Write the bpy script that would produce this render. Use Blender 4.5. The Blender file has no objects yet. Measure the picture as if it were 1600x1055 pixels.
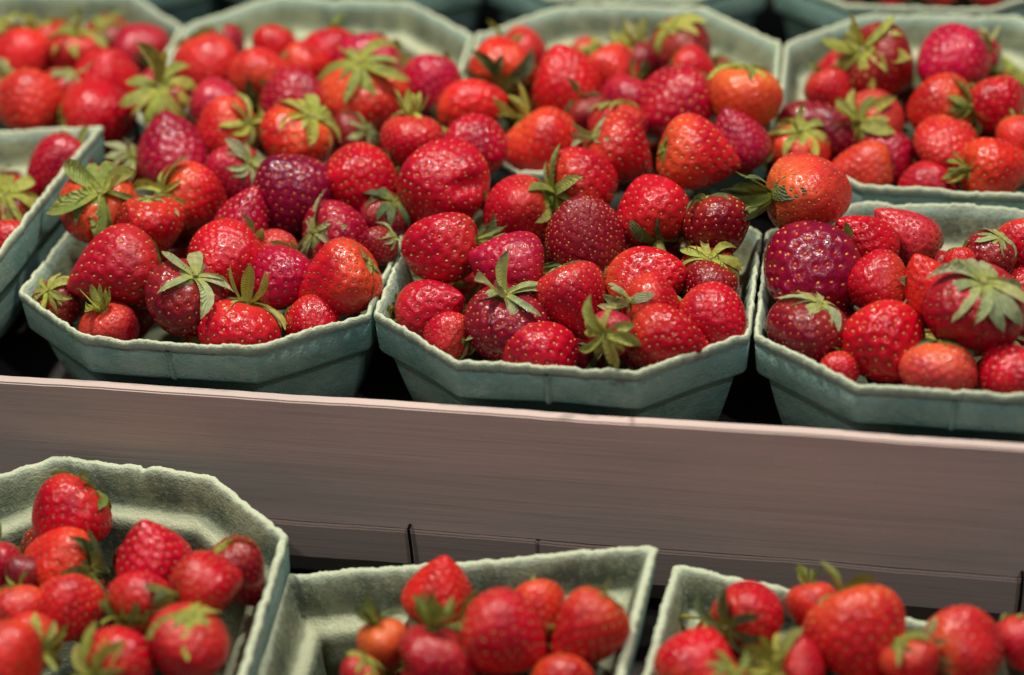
import bpy, bmesh, math, random
import numpy as np
from mathutils import Matrix, Vector, Quaternion

# ------------------------------------------------------------------ camera, world, lamps, exposure
scene = bpy.context.scene
C = bpy.context.collection
cam = bpy.data.cameras.new('camera')
cam_obj = bpy.data.objects.new('camera', cam); C.objects.link(cam_obj)
cam_obj.matrix_world = Matrix(((0.983968, -0.058301, 0.168548, 0.197993), (0.172876, 0.544072, -0.821036, -0.621971), (-0.043835, 0.837010, 0.545428, 0.427070), (0.000000, 0.000000, 0.000000, 1.000000)))
cam.sensor_width = 36.0; cam.lens = 63.0; cam.clip_start = 0.02; cam.clip_end = 20.0
cam.dof.use_dof = True; cam.dof.focus_distance = 0.805; cam.dof.aperture_fstop = 3.1
scene.camera = cam_obj

world = bpy.data.worlds.new('World'); scene.world = world; world.use_nodes = True
bg = world.node_tree.nodes['Background']
bg.inputs['Color'].default_value = (0.80, 0.95, 1.0, 1); bg.inputs['Strength'].default_value = 0.085

def lamp(name, loc, target, size, power, color):
    l = bpy.data.lights.new(name, 'AREA'); l.shape = 'DISK'; l.size = size; l.energy = power; l.color = color
    o = bpy.data.objects.new(name, l); C.objects.link(o); o.location = loc
    o.rotation_euler = (Vector(target) - Vector(loc)).to_track_quat('-Z', 'Y').to_euler()
    return o
WARM = (1.0, 0.94, 0.85)
lamp('stall_or_fill_lamp', (-0.22, 0.20, 1.05), (0.0, 0.1, 0), 0.06, 11.2, WARM)
lamp('stall_or_fill_lamp', (0.48, 0.28, 1.10), (0.1, 0.1, 0), 0.06, 8.8, WARM)
lamp('stall_or_fill_lamp', (-0.55, -0.60, 1.30), (0.1, 0.05, 0), 0.06, 5.0, (1.0, 0.95, 0.88))  # unseen front fill, added to brighten faces turned to the camera
lamp('stall_or_fill_lamp', (0.75, -0.75, 1.25), (0.1, 0.0, 0), 0.06, 4.2, (0.90, 0.94, 1.0))  # cool unseen lamp at front right, strengthened as added fill

vs = scene.view_settings
vs.view_transform = 'Standard'; vs.look = 'None'; vs.gamma = 1.0; vs.exposure = 0.0; vs.use_curve_mapping = False

# ------------------------------------------------------------------ helpers
random.seed(3)
def link(name, mesh, mat=None, parent=None):
    o = bpy.data.objects.new(name, mesh); C.objects.link(o)
    if mat and not mesh.materials: mesh.materials.append(mat)
    if parent: o.parent = parent
    return o
def empty(name, loc=(0, 0, 0)):
    o = bpy.data.objects.new(name, None); C.objects.link(o); o.location = loc
    o.empty_display_size = 0.01
    return o
def tag(o, label=None, cat=None, group=None, kind=None):
    if label: o['label'] = label
    if cat: o['category'] = cat
    if group: o['group'] = group
    if kind: o['kind'] = kind
    return o
def mesh_from(name, verts, faces, smooth=True):
    me = bpy.data.meshes.new(name)
    me.from_pydata([tuple(map(float, v)) for v in verts], [], faces)
    if smooth: me.polygons.foreach_set('use_smooth', [True] * len(me.polygons))
    me.update()
    return me
def nodes(name):
    m = bpy.data.materials.new(name); m.use_nodes = True
    nt = m.node_tree; b = nt.nodes['Principled BSDF']
    return m, nt, b
def nd(nt, t, **kw):
    n = nt.nodes.new(t)
    for k, v in kw.items():
        if k in n.inputs: n.inputs[k].default_value = v
        else: setattr(n, k, v)
    return n
def mixc(nt, fac, a, b, blend='MIX'):
    n = nt.nodes.new('ShaderNodeMix'); n.data_type = 'RGBA'; n.blend_type = blend
    for s, v in ((0, fac), (6, a), (7, b)):
        if isinstance(v, bpy.types.NodeSocket): nt.links.new(v, n.inputs[s])
        else: n.inputs[s].default_value = v
    return n.outputs[2]
def math_(nt, op, a, b=None):
    n = nt.nodes.new('ShaderNodeMath'); n.operation = op
    for i, v in enumerate((a, b)):
        if v is None: continue
        if isinstance(v, bpy.types.NodeSocket): nt.links.new(v, n.inputs[i])
        else: n.inputs[i].default_value = v
    return n.outputs[0]
def ramp(nt, fac, p0, p1):
    n = nt.nodes.new('ShaderNodeMapRange'); n.interpolation_type = 'SMOOTHSTEP'
    n.inputs['From Min'].default_value = p0; n.inputs['From Max'].default_value = p1
    nt.links.new(fac, n.inputs['Value'])
    return n.outputs['Result']
def noise(nt, vec, scale, detail=3, rough=.5):
    n = nt.nodes.new('ShaderNodeTexNoise'); n.inputs['Scale'].default_value = scale
    n.inputs['Detail'].default_value = detail; n.inputs['Roughness'].default_value = rough
    if vec is not None: nt.links.new(vec, n.inputs['Vector'])
    return n.outputs['Fac']

# ------------------------------------------------------------------ materials
def mat_flesh():
    m, nt, b = nodes('strawberry_flesh')
    oi = nd(nt, 'ShaderNodeObjectInfo'); tc = nd(nt, 'ShaderNodeTexCoord')
    vadd = nt.nodes.new('ShaderNodeVectorMath'); vadd.operation = 'ADD'
    nt.links.new(tc.outputs['Object'], vadd.inputs[0])
    cmb = nd(nt, 'ShaderNodeCombineXYZ'); nt.links.new(math_(nt, 'MULTIPLY', oi.outputs['Random'], 40.0), cmb.inputs[0])
    nt.links.new(cmb.outputs[0], vadd.inputs[1]); vec = vadd.outputs[0]
    tt = nd(nt, 'ShaderNodeAttribute', attribute_name='tt')
    pit = nd(nt, 'ShaderNodeAttribute', attribute_name='pit')
    sh = nd(nt, 'ShaderNodeAttribute', attribute_type='OBJECT', attribute_name='shoulder')
    base = oi.outputs['Color']
    n1 = noise(nt, vec, 1.3, 2)
    dark = mixc(nt, 1.0, base, (0.60, 0.45, 0.85, 1), 'MULTIPLY')
    col = mixc(nt, math_(nt, 'MULTIPLY', ramp(nt, n1, .45, .7), .75), base, dark)
    # unripe paler flesh towards the leaf end and in soft patches
    wob = math_(nt, 'ADD', tt.outputs['Fac'], math_(nt, 'MULTIPLY', math_(nt, 'SUBTRACT', n1, .5), .55))
    k = nt.nodes.new('ShaderNodeMapRange'); k.interpolation_type = 'SMOOTHSTEP'
    k.inputs['From Min'].default_value = .50; k.inputs['From Max'].default_value = .02
    nt.links.new(wob, k.inputs['Value'])
    col = mixc(nt, math_(nt, 'MULTIPLY', k.outputs['Result'], sh.outputs['Fac']), col, (0.66, 0.15, 0.03, 1))
    n3 = noise(nt, vec, 7, 4, .6)
    col = mixc(nt, math_(nt, 'MULTIPLY', ramp(nt, n3, .5, .8), .35), col, mixc(nt, 1.0, col, (1.2, 1.3, 1.25, 1), 'MULTIPLY'))
    # the ring of thinner skin around each seed is slightly paler
    col = mixc(nt, math_(nt, 'MULTIPLY', pit.outputs['Fac'], .30), col, (0.55, 0.010, 0.028, 1))
    nt.links.new(col, b.inputs['Base Color'])
    b.inputs['Subsurface Weight'].default_value = 0.12
    b.inputs['Subsurface Radius'].default_value = (1.0, 0.18, 0.10)
    b.inputs['Subsurface Scale'].default_value = 0.0022
    nr = noise(nt, vec, 3.0, 3)
    mr = nd(nt, 'ShaderNodeMapRange'); nt.links.new(nr, mr.inputs['Value'])
    mr.inputs['To Min'].default_value = .13; mr.inputs['To Max'].default_value = .36
    nt.links.new(math_(nt, 'ADD', mr.outputs['Result'], math_(nt, 'MULTIPLY', math_(nt, 'POWER', oi.outputs['Random'], 2.0), .16)), b.inputs['Roughness'])
    b.inputs['Specular IOR Level'].default_value = 0.42
    b.inputs['IOR'].default_value = 1.45
    b.inputs['Coat Weight'].default_value = .10; b.inputs['Coat Roughness'].default_value = .06
    bm = nd(nt, 'ShaderNodeBump', Strength=.10, Distance=.04); nt.links.new(noise(nt, vec, 9, 2, .5), bm.inputs['Height'])
    nt.links.new(bm.outputs[0], b.inputs['Normal'])
    return m
def mat_seed():
    m, nt, b = nodes('strawberry_seed')
    oi = nd(nt, 'ShaderNodeObjectInfo'); g = nd(nt, 'ShaderNodeNewGeometry')
    isl = g.outputs['Random Per Island']
    c = mixc(nt, ramp(nt, isl, .15, .9), oi.outputs['Color'], mixc(nt, 1.0, oi.outputs['Color'], (.75, .35, .25, 1), 'MULTIPLY'))
    nt.links.new(c, b.inputs['Base Color']); b.inputs['Roughness'].default_value = .38
    return m
def mat_leaf():
    m, nt, b = nodes('sepal_leaf')
    oi = nd(nt, 'ShaderNodeObjectInfo'); tc = nd(nt, 'ShaderNodeTexCoord')
    n1 = noise(nt, tc.outputs['Object'], 6, 3)
    sp = nd(nt, 'ShaderNodeSeparateXYZ'); nt.links.new(tc.outputs['Object'], sp.inputs[0])
    col = mixc(nt, ramp(nt, n1, .3, .75), oi.outputs['Color'], mixc(nt, 1.0, oi.outputs['Color'], (.55, .62, .6, 1), 'MULTIPLY'))
    # yellower towards the leaf's root
    root = nt.nodes.new('ShaderNodeMapRange'); root.inputs['From Min'].default_value = .38; root.inputs['From Max'].default_value = .05
    nt.links.new(sp.outputs['X'], root.inputs['Value'])
    col = mixc(nt, math_(nt, 'MULTIPLY', root.outputs['Result'], .6), col, (.42, .44, .06, 1))
    vein = math_(nt, 'ABSOLUTE', sp.outputs['Y'])
    vm = nt.nodes.new('ShaderNodeMapRange'); vm.inputs['From Min'].default_value = .0; vm.inputs['From Max'].default_value = .022
    vm.inputs['To Min'].default_value = .45; vm.inputs['To Max'].default_value = 0
    nt.links.new(vein, vm.inputs['Value'])
    col = mixc(nt, vm.outputs['Result'], col, mixc(nt, 1.0, col, (1.5, 1.35, 1.2, 1), 'MULTIPLY'))
    tipm = nt.nodes.new('ShaderNodeMapRange'); tipm.inputs['From Min'].default_value = .72; tipm.inputs['From Max'].default_value = .98
    nt.links.new(sp.outputs['X'], tipm.inputs['Value'])
    brown = math_(nt, 'MULTIPLY', tipm.outputs['Result'], math_(nt, 'GREATER_THAN', oi.outputs['Random'], .62))
    col = mixc(nt, math_(nt, 'MULTIPLY', brown, .7), col, (.22, .15, .055, 1))
    nt.links.new(col, b.inputs['Base Color']); b.inputs['Roughness'].default_value = .52
    b.inputs['Specular IOR Level'].default_value = .35
    wv = nd(nt, 'ShaderNodeTexWave', Scale=9.0, Distortion=4.0); wv.bands_direction = 'DIAGONAL'
    nt.links.new(tc.outputs['Object'], wv.inputs['Vector'])
    bm = nd(nt, 'ShaderNodeBump', Strength=.35, Distance=.03); nt.links.new(wv.outputs['Fac'], bm.inputs['Height'])
    nt.links.new(bm.outputs[0], b.inputs['Normal'])
    tr = nd(nt, 'ShaderNodeBsdfTranslucent'); nt.links.new(col, tr.inputs['Color'])
    mx = nd(nt, 'ShaderNodeMixShader'); mx.inputs[0].default_value = .28
    nt.links.new(b.outputs[0], mx.inputs[1]); nt.links.new(tr.outputs[0], mx.inputs[2])
    nt.links.new(mx.outputs[0], nt.nodes['Material Output'].inputs['Surface'])
    return m
def mat_stem():
    m, nt, b = nodes('stem')
    tc = nd(nt, 'ShaderNodeTexCoord'); n = noise(nt, tc.outputs['Object'], 9, 3)
    nt.links.new(mixc(nt, ramp(nt, n, .3, .7), (.30, .30, .06, 1), (.12, .09, .03, 1)), b.inputs['Base Color'])
    b.inputs['Roughness'].default_value = .65
    return m
def mat_pulp():
    m, nt, b = nodes('moulded_pulp')
    g = nd(nt, 'ShaderNodeNewGeometry'); v = g.outputs['Position']
    oi = nd(nt, 'ShaderNodeObjectInfo')
    n1 = noise(nt, v, 38, 4, .6); n2 = noise(nt, v, 420, 4, .7); n3 = noise(nt, v, 12, 2)
    col = mixc(nt, ramp(nt, n1, .3, .72), (.155, .315, .275, 1), (.290, .460, .395, 1))
    col = mixc(nt, math_(nt, 'MULTIPLY', ramp(nt, n3, .42, .68), .22), col, (.29, .35, .225, 1))
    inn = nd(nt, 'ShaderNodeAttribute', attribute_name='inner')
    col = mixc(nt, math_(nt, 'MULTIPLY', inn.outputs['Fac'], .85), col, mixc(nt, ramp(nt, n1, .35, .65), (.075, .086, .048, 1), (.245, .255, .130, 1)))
    # bits of paler and darker fibre in the pulp
    col = mixc(nt, math_(nt, 'MULTIPLY', ramp(nt, n2, .50, .72), .60), col, (.40, .45, .33, 1))
    col = mixc(nt, math_(nt, 'MULTIPLY', ramp(nt, noise(nt, v, 230, 5, .75), .56, .72), .45), col, (.09, .14, .11, 1))
    # frayed lip is paler; so is the inner ledge, fuzz plus painted overhead light
    lip = nd(nt, 'ShaderNodeAttribute', attribute_name='lip')
    col = mixc(nt, math_(nt, 'MULTIPLY', lip.outputs['Fac'], .80), col, (.60, .63, .42, 1))
    # small juice stains
    st = ramp(nt, noise(nt, v, 48, 4, .65), .66, .74)
    col = mixc(nt, math_(nt, 'MULTIPLY', st, .55), col, (.14, .06, .07, 1))
    nt.links.new(col, b.inputs['Base Color']); b.inputs['Roughness'].default_value = .93
    b.inputs['Specular IOR Level'].default_value = .15
    h = math_(nt, 'ADD', math_(nt, 'MULTIPLY', noise(nt, v, 900, 3, .7), .5), noise(nt, v, 190, 5, .7))
    bm = nd(nt, 'ShaderNodeBump', Strength=.9, Distance=.0016); nt.links.new(h, bm.inputs['Height'])
    nt.links.new(bm.outputs[0], b.inputs['Normal'])
    return m
def mat_wood(name='raw_pine_board', c0=(.62, .46, .405, 1), c1=(.46, .37, .335, 1)):
    m, nt, b = nodes(name)
    g = nd(nt, 'ShaderNodeNewGeometry')
    mp = nd(nt, 'ShaderNodeMapping'); mp.inputs['Scale'].default_value = (1.1, 30, 30)
    nt.links.new(g.outputs['Position'], mp.inputs['Vector']); v = mp.outputs[0]
    n0 = noise(nt, v, .9, 3, .5)
    wv = nd(nt, 'ShaderNodeTexWave', Scale=.55, Distortion=5.5, Detail=4.0); wv.bands_direction = 'Z'
    wv.inputs['Detail Scale'].default_value = .8
    nt.links.new(v, wv.inputs['Vector'])
    mp2 = nd(nt, 'ShaderNodeMapping'); mp2.inputs['Scale'].default_value = (9, 520, 520)
    nt.links.new(g.outputs['Position'], mp2.inputs['Vector'])
    n2 = noise(nt, mp2.outputs[0], 1.0, 5, .65)
    col = mixc(nt, ramp(nt, n0, .3, .7), c0, c1)
    col = mixc(nt, math_(nt, 'MULTIPLY', wv.outputs['Fac'], .07), col, (.60, .46, .41, 1))
    col = mixc(nt, math_(nt, 'MULTIPLY', ramp(nt, n2, .46, .78), .32), col, (.29, .215, .19, 1))
    mp3 = nd(nt, 'ShaderNodeMapping'); mp3.inputs['Scale'].default_value = (6, 14, 22)
    nt.links.new(g.outputs['Position'], mp3.inputs['Vector']); bl = noise(nt, mp3.outputs[0], 1.0, 4, .6)
    col = mixc(nt, math_(nt, 'MULTIPLY', ramp(nt, bl, .45, .7), .55), col, (.40, .345, .30, 1))
    nt.links.new(col, b.inputs['Base Color']); b.inputs['Roughness'].default_value = .68
    b.inputs['Specular IOR Level'].default_value = .3
    bm = nd(nt, 'ShaderNodeBump', Strength=.3, Distance=.001); nt.links.new(n2, bm.inputs['Height'])
    nt.links.new(bm.outputs[0], b.inputs['Normal'])
    return m
def mat_plain(name, col, rough, metal=0):
    m, nt, b = nodes(name)
    tc = nd(nt, 'ShaderNodeTexCoord'); n = noise(nt, tc.outputs['Object'], 30, 4)
    nt.links.new(mixc(nt, n, col, tuple(c * .6 for c in col[:3]) + (1,)), b.inputs['Base Color'])
    b.inputs['Roughness'].default_value = rough; b.inputs['Metallic'].default_value = metal
    return m
FLESH, SEED, LEAF, STEM, PULP, WOOD = mat_flesh(), mat_seed(), mat_leaf(), mat_stem(), mat_pulp(), mat_wood()
SLATWOOD = mat_wood('darker_pine_slat', (.40, .30, .26, 1), (.30, .23, .205, 1))  # same wood in a darker brown, for the bottom slats
IRON = mat_plain('black_iron_wire', (.03, .03, .035, 1), .4, .8)
DARK = mat_plain('dark_brown_board', (.035, .027, .024, 1), .8)  # near-black brown for the shelf and inner crate panels

# ------------------------------------------------------------------ the setting: shelf under the lower row
def box(name, lo, hi, mat, parent=None, bev=.0, seg=2, cuts=0, jitter=0):
    bm = bmesh.new(); bmesh.ops.create_cube(bm, size=1)
    lo, hi = Vector(lo), Vector(hi)
    for v in bm.verts: v.co = Vector(((v.co.x + .5) * (hi.x - lo.x) + lo.x, (v.co.y + .5) * (hi.y - lo.y) + lo.y, (v.co.z + .5) * (hi.z - lo.z) + lo.z))
    if cuts:
        ed = [e for e in bm.edges if abs(e.verts[0].co.x - e.verts[1].co.x) > .5 * (hi.x - lo.x)]
        bmesh.ops.subdivide_edges(bm, edges=ed, cuts=cuts)
    if bev: bmesh.ops.bevel(bm, geom=[e for e in bm.edges if len(e.link_faces) == 2 and e.calc_face_angle() > .5], offset=bev, segments=seg, affect='EDGES')
    if jitter:
        for v in bm.verts:
            x = v.co.x
            v.co.z += jitter * (math.sin(x * 43) + .6 * math.sin(x * 97 + 1) + .35 * math.sin(x * 331 + 2))
            v.co.y += jitter * .6 * math.sin(x * 29 + 2)
    me = bpy.data.meshes.new(name); bm.to_mesh(me); bm.free()
    return link(name, me, mat, parent)
tag(box('shelf', (-1.2, -.75, -.175), (1.4, .9, -.137), DARK), kind='structure')

# ------------------------------------------------------------------ wooden crate
crate = empty('wooden_crate', (0, 0, -.136))
tag(crate, 'long shallow wooden crate with plain pine front board holding the upper baskets', 'crate')
def cbox(*a, **k):
    o = box(*a, **k); o.parent = crate; o.matrix_parent_inverse = Matrix.Translation((0, 0, .136)); return o
cbox('front_board', (-.62, -.0088, -.0885), (.80, -.0030, -.0205), WOOD, bev=.0007, cuts=160, jitter=.00022)
cbox('bottom_slat', (-.62, -.0107, -.1080), (.0790, -.0056, -.0884), SLATWOOD, bev=.0008, cuts=90, jitter=.0003)
cbox('bottom_slat', (.0794, -.0105, -.1085), (.80, -.0056, -.0886), SLATWOOD, bev=.0008, cuts=90, jitter=.00035)
cbox('floor_panel', (-.62, -.0034, -.0680), (.80, .155, -.0600), DARK)
cbox('foot_rail', (-.62, .012, -.1355), (.80, .020, -.0690), WOOD)
cbox('end_board', (-.632, -.004, -.100), (-.621, .36, -.0210), WOOD)
cbox('end_board', (.801, -.004, -.100), (.812, .36, -.0210), WOOD)
pan = cbox('sloped_panel', (-.62, 0, -.006), (.80, .172, 0), DARK)
pan.matrix_parent_inverse = Matrix.Translation((0, 0, .136)) @ Matrix.Translation((0, .174, -.0535)) @ Matrix.Rotation(.1574, 4, 'X')
cbox('rear_panel', (-.62, .349, -.046), (.80, .54, -.0385), DARK)
for x, z0, z1 in ((.0205, -.1070, -.0860), (.2895, -.1065, -.0855)):
    bm = bmesh.new()
    pts = [Vector((x, -.0062, z1 + .0006)), Vector((x, -.0122, z1 + .0007)), Vector((x + .0004, -.0124, (z0 + z1) / 2)), Vector((x + .0005, -.0122, z0)), Vector((x + .0005, -.0062, z0 - .0004))]
    rr = .00075
    prev = None
    for i, p in enumerate(pts):
        t = (pts[min(i + 1, len(pts) - 1)] - pts[max(i - 1, 0)]).normalized()
        a = Vector((1, 0, 0)); bvec = t.cross(a).normalized()
        ring = [bm.verts.new(p + rr * (math.cos(q * math.tau / 8) * a + math.sin(q * math.tau / 8) * bvec)) for q in range(8)]
        if prev:
            for q in range(8): bm.faces.new((prev[q], prev[(q + 1) % 8], ring[(q + 1) % 8], ring[q]))
        prev = ring
    me = bpy.data.meshes.new('staple'); bm.to_mesh(me); bm.free()
    o = link('staple', me, IRON, crate); o.matrix_parent_inverse = Matrix.Translation((0, 0, .136))

# ------------------------------------------------------------------ baskets of moulded pulp
def inset_poly(P, o):
    n = len(P); out = []
    for i in range(n):
        a, b, c = P[i - 1], P[i], P[(i + 1) % n]
        e1 = (b - a)[:2]; e2 = (c - b)[:2]
        e1 = e1 / np.linalg.norm(e1); e2 = e2 / np.linalg.norm(e2)
        n1 = np.array([-e1[1], e1[0]]); n2 = np.array([-e2[1], e2[0]])
        k = (n1 + n2) / (1 + n1 @ n2)
        out.append([b[0] + k[0] * o, b[1] + k[1] * o, b[2]])
    return np.array(out)
def loop_points(P, o, counts):
    Q = inset_poly(P, o); n = len(P); pts = []
    for i in range(n):
        a, b = Q[i], Q[(i + 1) % n]
        pa, pc = Q[i - 1], Q[(i + 2) % n]
        for k in range(counts[i]):
            pts.append(a + (b - a) * (k / counts[i]))
    pts = np.array(pts)
    # soften the corners a little
    sm = pts.copy()
    for _ in range(2): sm = .5 * sm + .25 * (np.roll(sm, 1, 0) + np.roll(sm, -1, 0))
    return sm
def basket(label, P, floor=None, seed=0, seam_edges=(), thick=0.0):
    rs = np.random.default_rng(seed)
    P = np.array(P, float); n = len(P)
    lens = np.linalg.norm((np.roll(P, -1, 0) - P)[:, :2], axis=1)
    counts = [max(3, int(l / .00115)) for l in lens]
    N = sum(counts); th = np.linspace(0, 2 * np.pi, N, endpoint=False)
    def wob(amp, lo, hi):
        r = np.zeros(N)
        for k in range(lo, hi): r += rs.normal() * np.sin(k * th + rs.uniform(0, 6.28)) / (k ** .6)
        return amp * r / (np.std(r) + 1e-9)
    zn = wob(.00045, 2, 18) + wob(.00016, 25, 90) + rs.normal(size=N) * .00015
    for _ in range(9):        # little tears in the edge
        k0 = rs.integers(N); dk = np.minimum(np.abs(np.arange(N) - k0), N - np.abs(np.arange(N) - k0)); zn -= rs.uniform(.0004, .0014) * np.exp(-(dk / rs.uniform(1.5, 5)) ** 2)
    fray = wob(.00022, 20, 120) + rs.normal(size=N) * .00012
    body = wob(.0006, 3, 14)
    A, Bz, Cc = np.linalg.lstsq(np.c_[P[:, :2], np.ones(n)], P[:, 2], rcond=None)[0]
    H = .056
    rimprof = [(.0068, -.0245, 0), (.0052, -.0225, 0), (.0024, -.0208, 0), (.0016, -.0190, 0), (.0010, -.0120, 0), (.0007, -.0062, 0), (.0013, -.0050, .05), (.0004, -.0040, .2), (.0001, -.0018, .5), (.0004, -.0004, .95), (.0010, .0003, 1),
               (.0017, .0002, 1), (.0023, -.0006, .8), (.0031, -.0028, .25), (.0046, -.0062, .08), (.0060, -.0125, 0), (.0070, -.0165, .05), (.0086, -.0182, .5), (.0120, -.0190, .8), (.0142, -.0197, .7), (.0155, -.0216, .2), (.0162, -.0248, 0)]  # ledge values: pale fuzz and overhead light put into the colour
    rimprof = rimprof[:11] + [(o + thick, h, lp) for o, h, lp in rimprof[11:]]
    bodyprof = [(.0161 + thick, -.0247, 0), (.0180 + thick, -.036, 0), (.0205 + thick, -.049, 0), (.0240 + thick, -.0525, 0)]
    outprof = [(.0165, -.0545, 0), (.0140, -.053, 0), (.0105, -.040, 0), (.0068, -.0246, 0)]
    root = empty('pulp_basket', (float(P[:, 0].mean()), float(P[:, 1].mean()), float(P[:, 2].min() - H)))
    tag(root, label, 'basket', 'green pulp baskets of strawberries')
    inv = Matrix.Translation(-root.location)
    def sweep(name, prof, cap=False):
        V = []; lipv = []; inv_ = []; seen = False
        for (o, h, lp) in prof:
            pts = loop_points(P, o, counts)
            near = math.exp(-((h) / .006) ** 2)
            w = min(1.0, max(0, -h / .02))
            z = pts[:, 2].copy()
            if floor is not None and h < -.03:      # stand on a level surface
                flat = floor + (h + .0545)
                f = min(1, (-h - .03) / .02); z = (z + h) * (1 - f) + flat * f
            else: z = z + h
            if abs(h) < .02: z = z + zn * near
            c = pts[:, :2].mean(0); d = pts[:, :2] - c; d /= np.linalg.norm(d, axis=1)[:, None]
            xy = pts[:, :2] + d * (body * w * .6 + fray * near)[:, None]
            V.append(np.c_[xy, z]); lipv += [lp] * N
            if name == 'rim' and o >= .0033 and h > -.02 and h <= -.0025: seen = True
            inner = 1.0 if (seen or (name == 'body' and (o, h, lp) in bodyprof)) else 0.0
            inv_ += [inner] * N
        nl = len(V); F = []
        for r in range(nl - 1):
            a, b = r * N, (r + 1) * N
            F += [(a + k, a + (k + 1) % N, b + (k + 1) % N, b + k) for k in range(N)]
        V = np.concatenate(V)
        if cap:
            for r in (cap if isinstance(cap, list) else []):
                F.append(tuple(range(r * N, (r + 1) * N)))
        me = mesh_from(name, V, F)
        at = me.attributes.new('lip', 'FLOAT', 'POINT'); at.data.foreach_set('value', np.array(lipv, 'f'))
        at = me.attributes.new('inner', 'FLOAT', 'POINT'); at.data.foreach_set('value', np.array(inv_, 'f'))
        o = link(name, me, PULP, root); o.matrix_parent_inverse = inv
        return o
    sweep('rim', rimprof)
    sweep('body', bodyprof + outprof, cap=[3, 4])
    for e in seam_edges:       # raised mould seam down the middle of a wall
        a, b = P[e], P[(e + 1) % n]
        m = (a + b) / 2; t = (b - a) / np.linalg.norm(b - a); nn = np.array([t[1], -t[0], 0]); nn /= np.linalg.norm(nn)
        bm = bmesh.new(); prev = None
        for (o, h) in ((.0006, -.0045), (.0010, -.0062), (.0014, -.0120), (.0020, -.0190), (.0028, -.0209), (.0056, -.0226)):
            pr = .0013
            c = m - nn * o + np.array([0, 0, h])
            ring = [bm.verts.new(c + t * s * .0010 + nn * q) for s, q in ((-1.6, -.0003), (-.5, pr), (.5, pr), (1.6, -.0003))]
            if prev:
                for q in range(3): bm.faces.new((prev[q], ring[q], ring[q + 1], prev[q + 1]))
            prev = ring
        me = bpy.data.meshes.new('seam'); bm.to_mesh(me); bm.free()
        for p in me.polygons: p.use_smooth = True
        at = me.attributes.new('lip', 'FLOAT', 'POINT')
        o = link('seam', me, PULP, root); o.matrix_parent_inverse = inv
    return root
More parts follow.
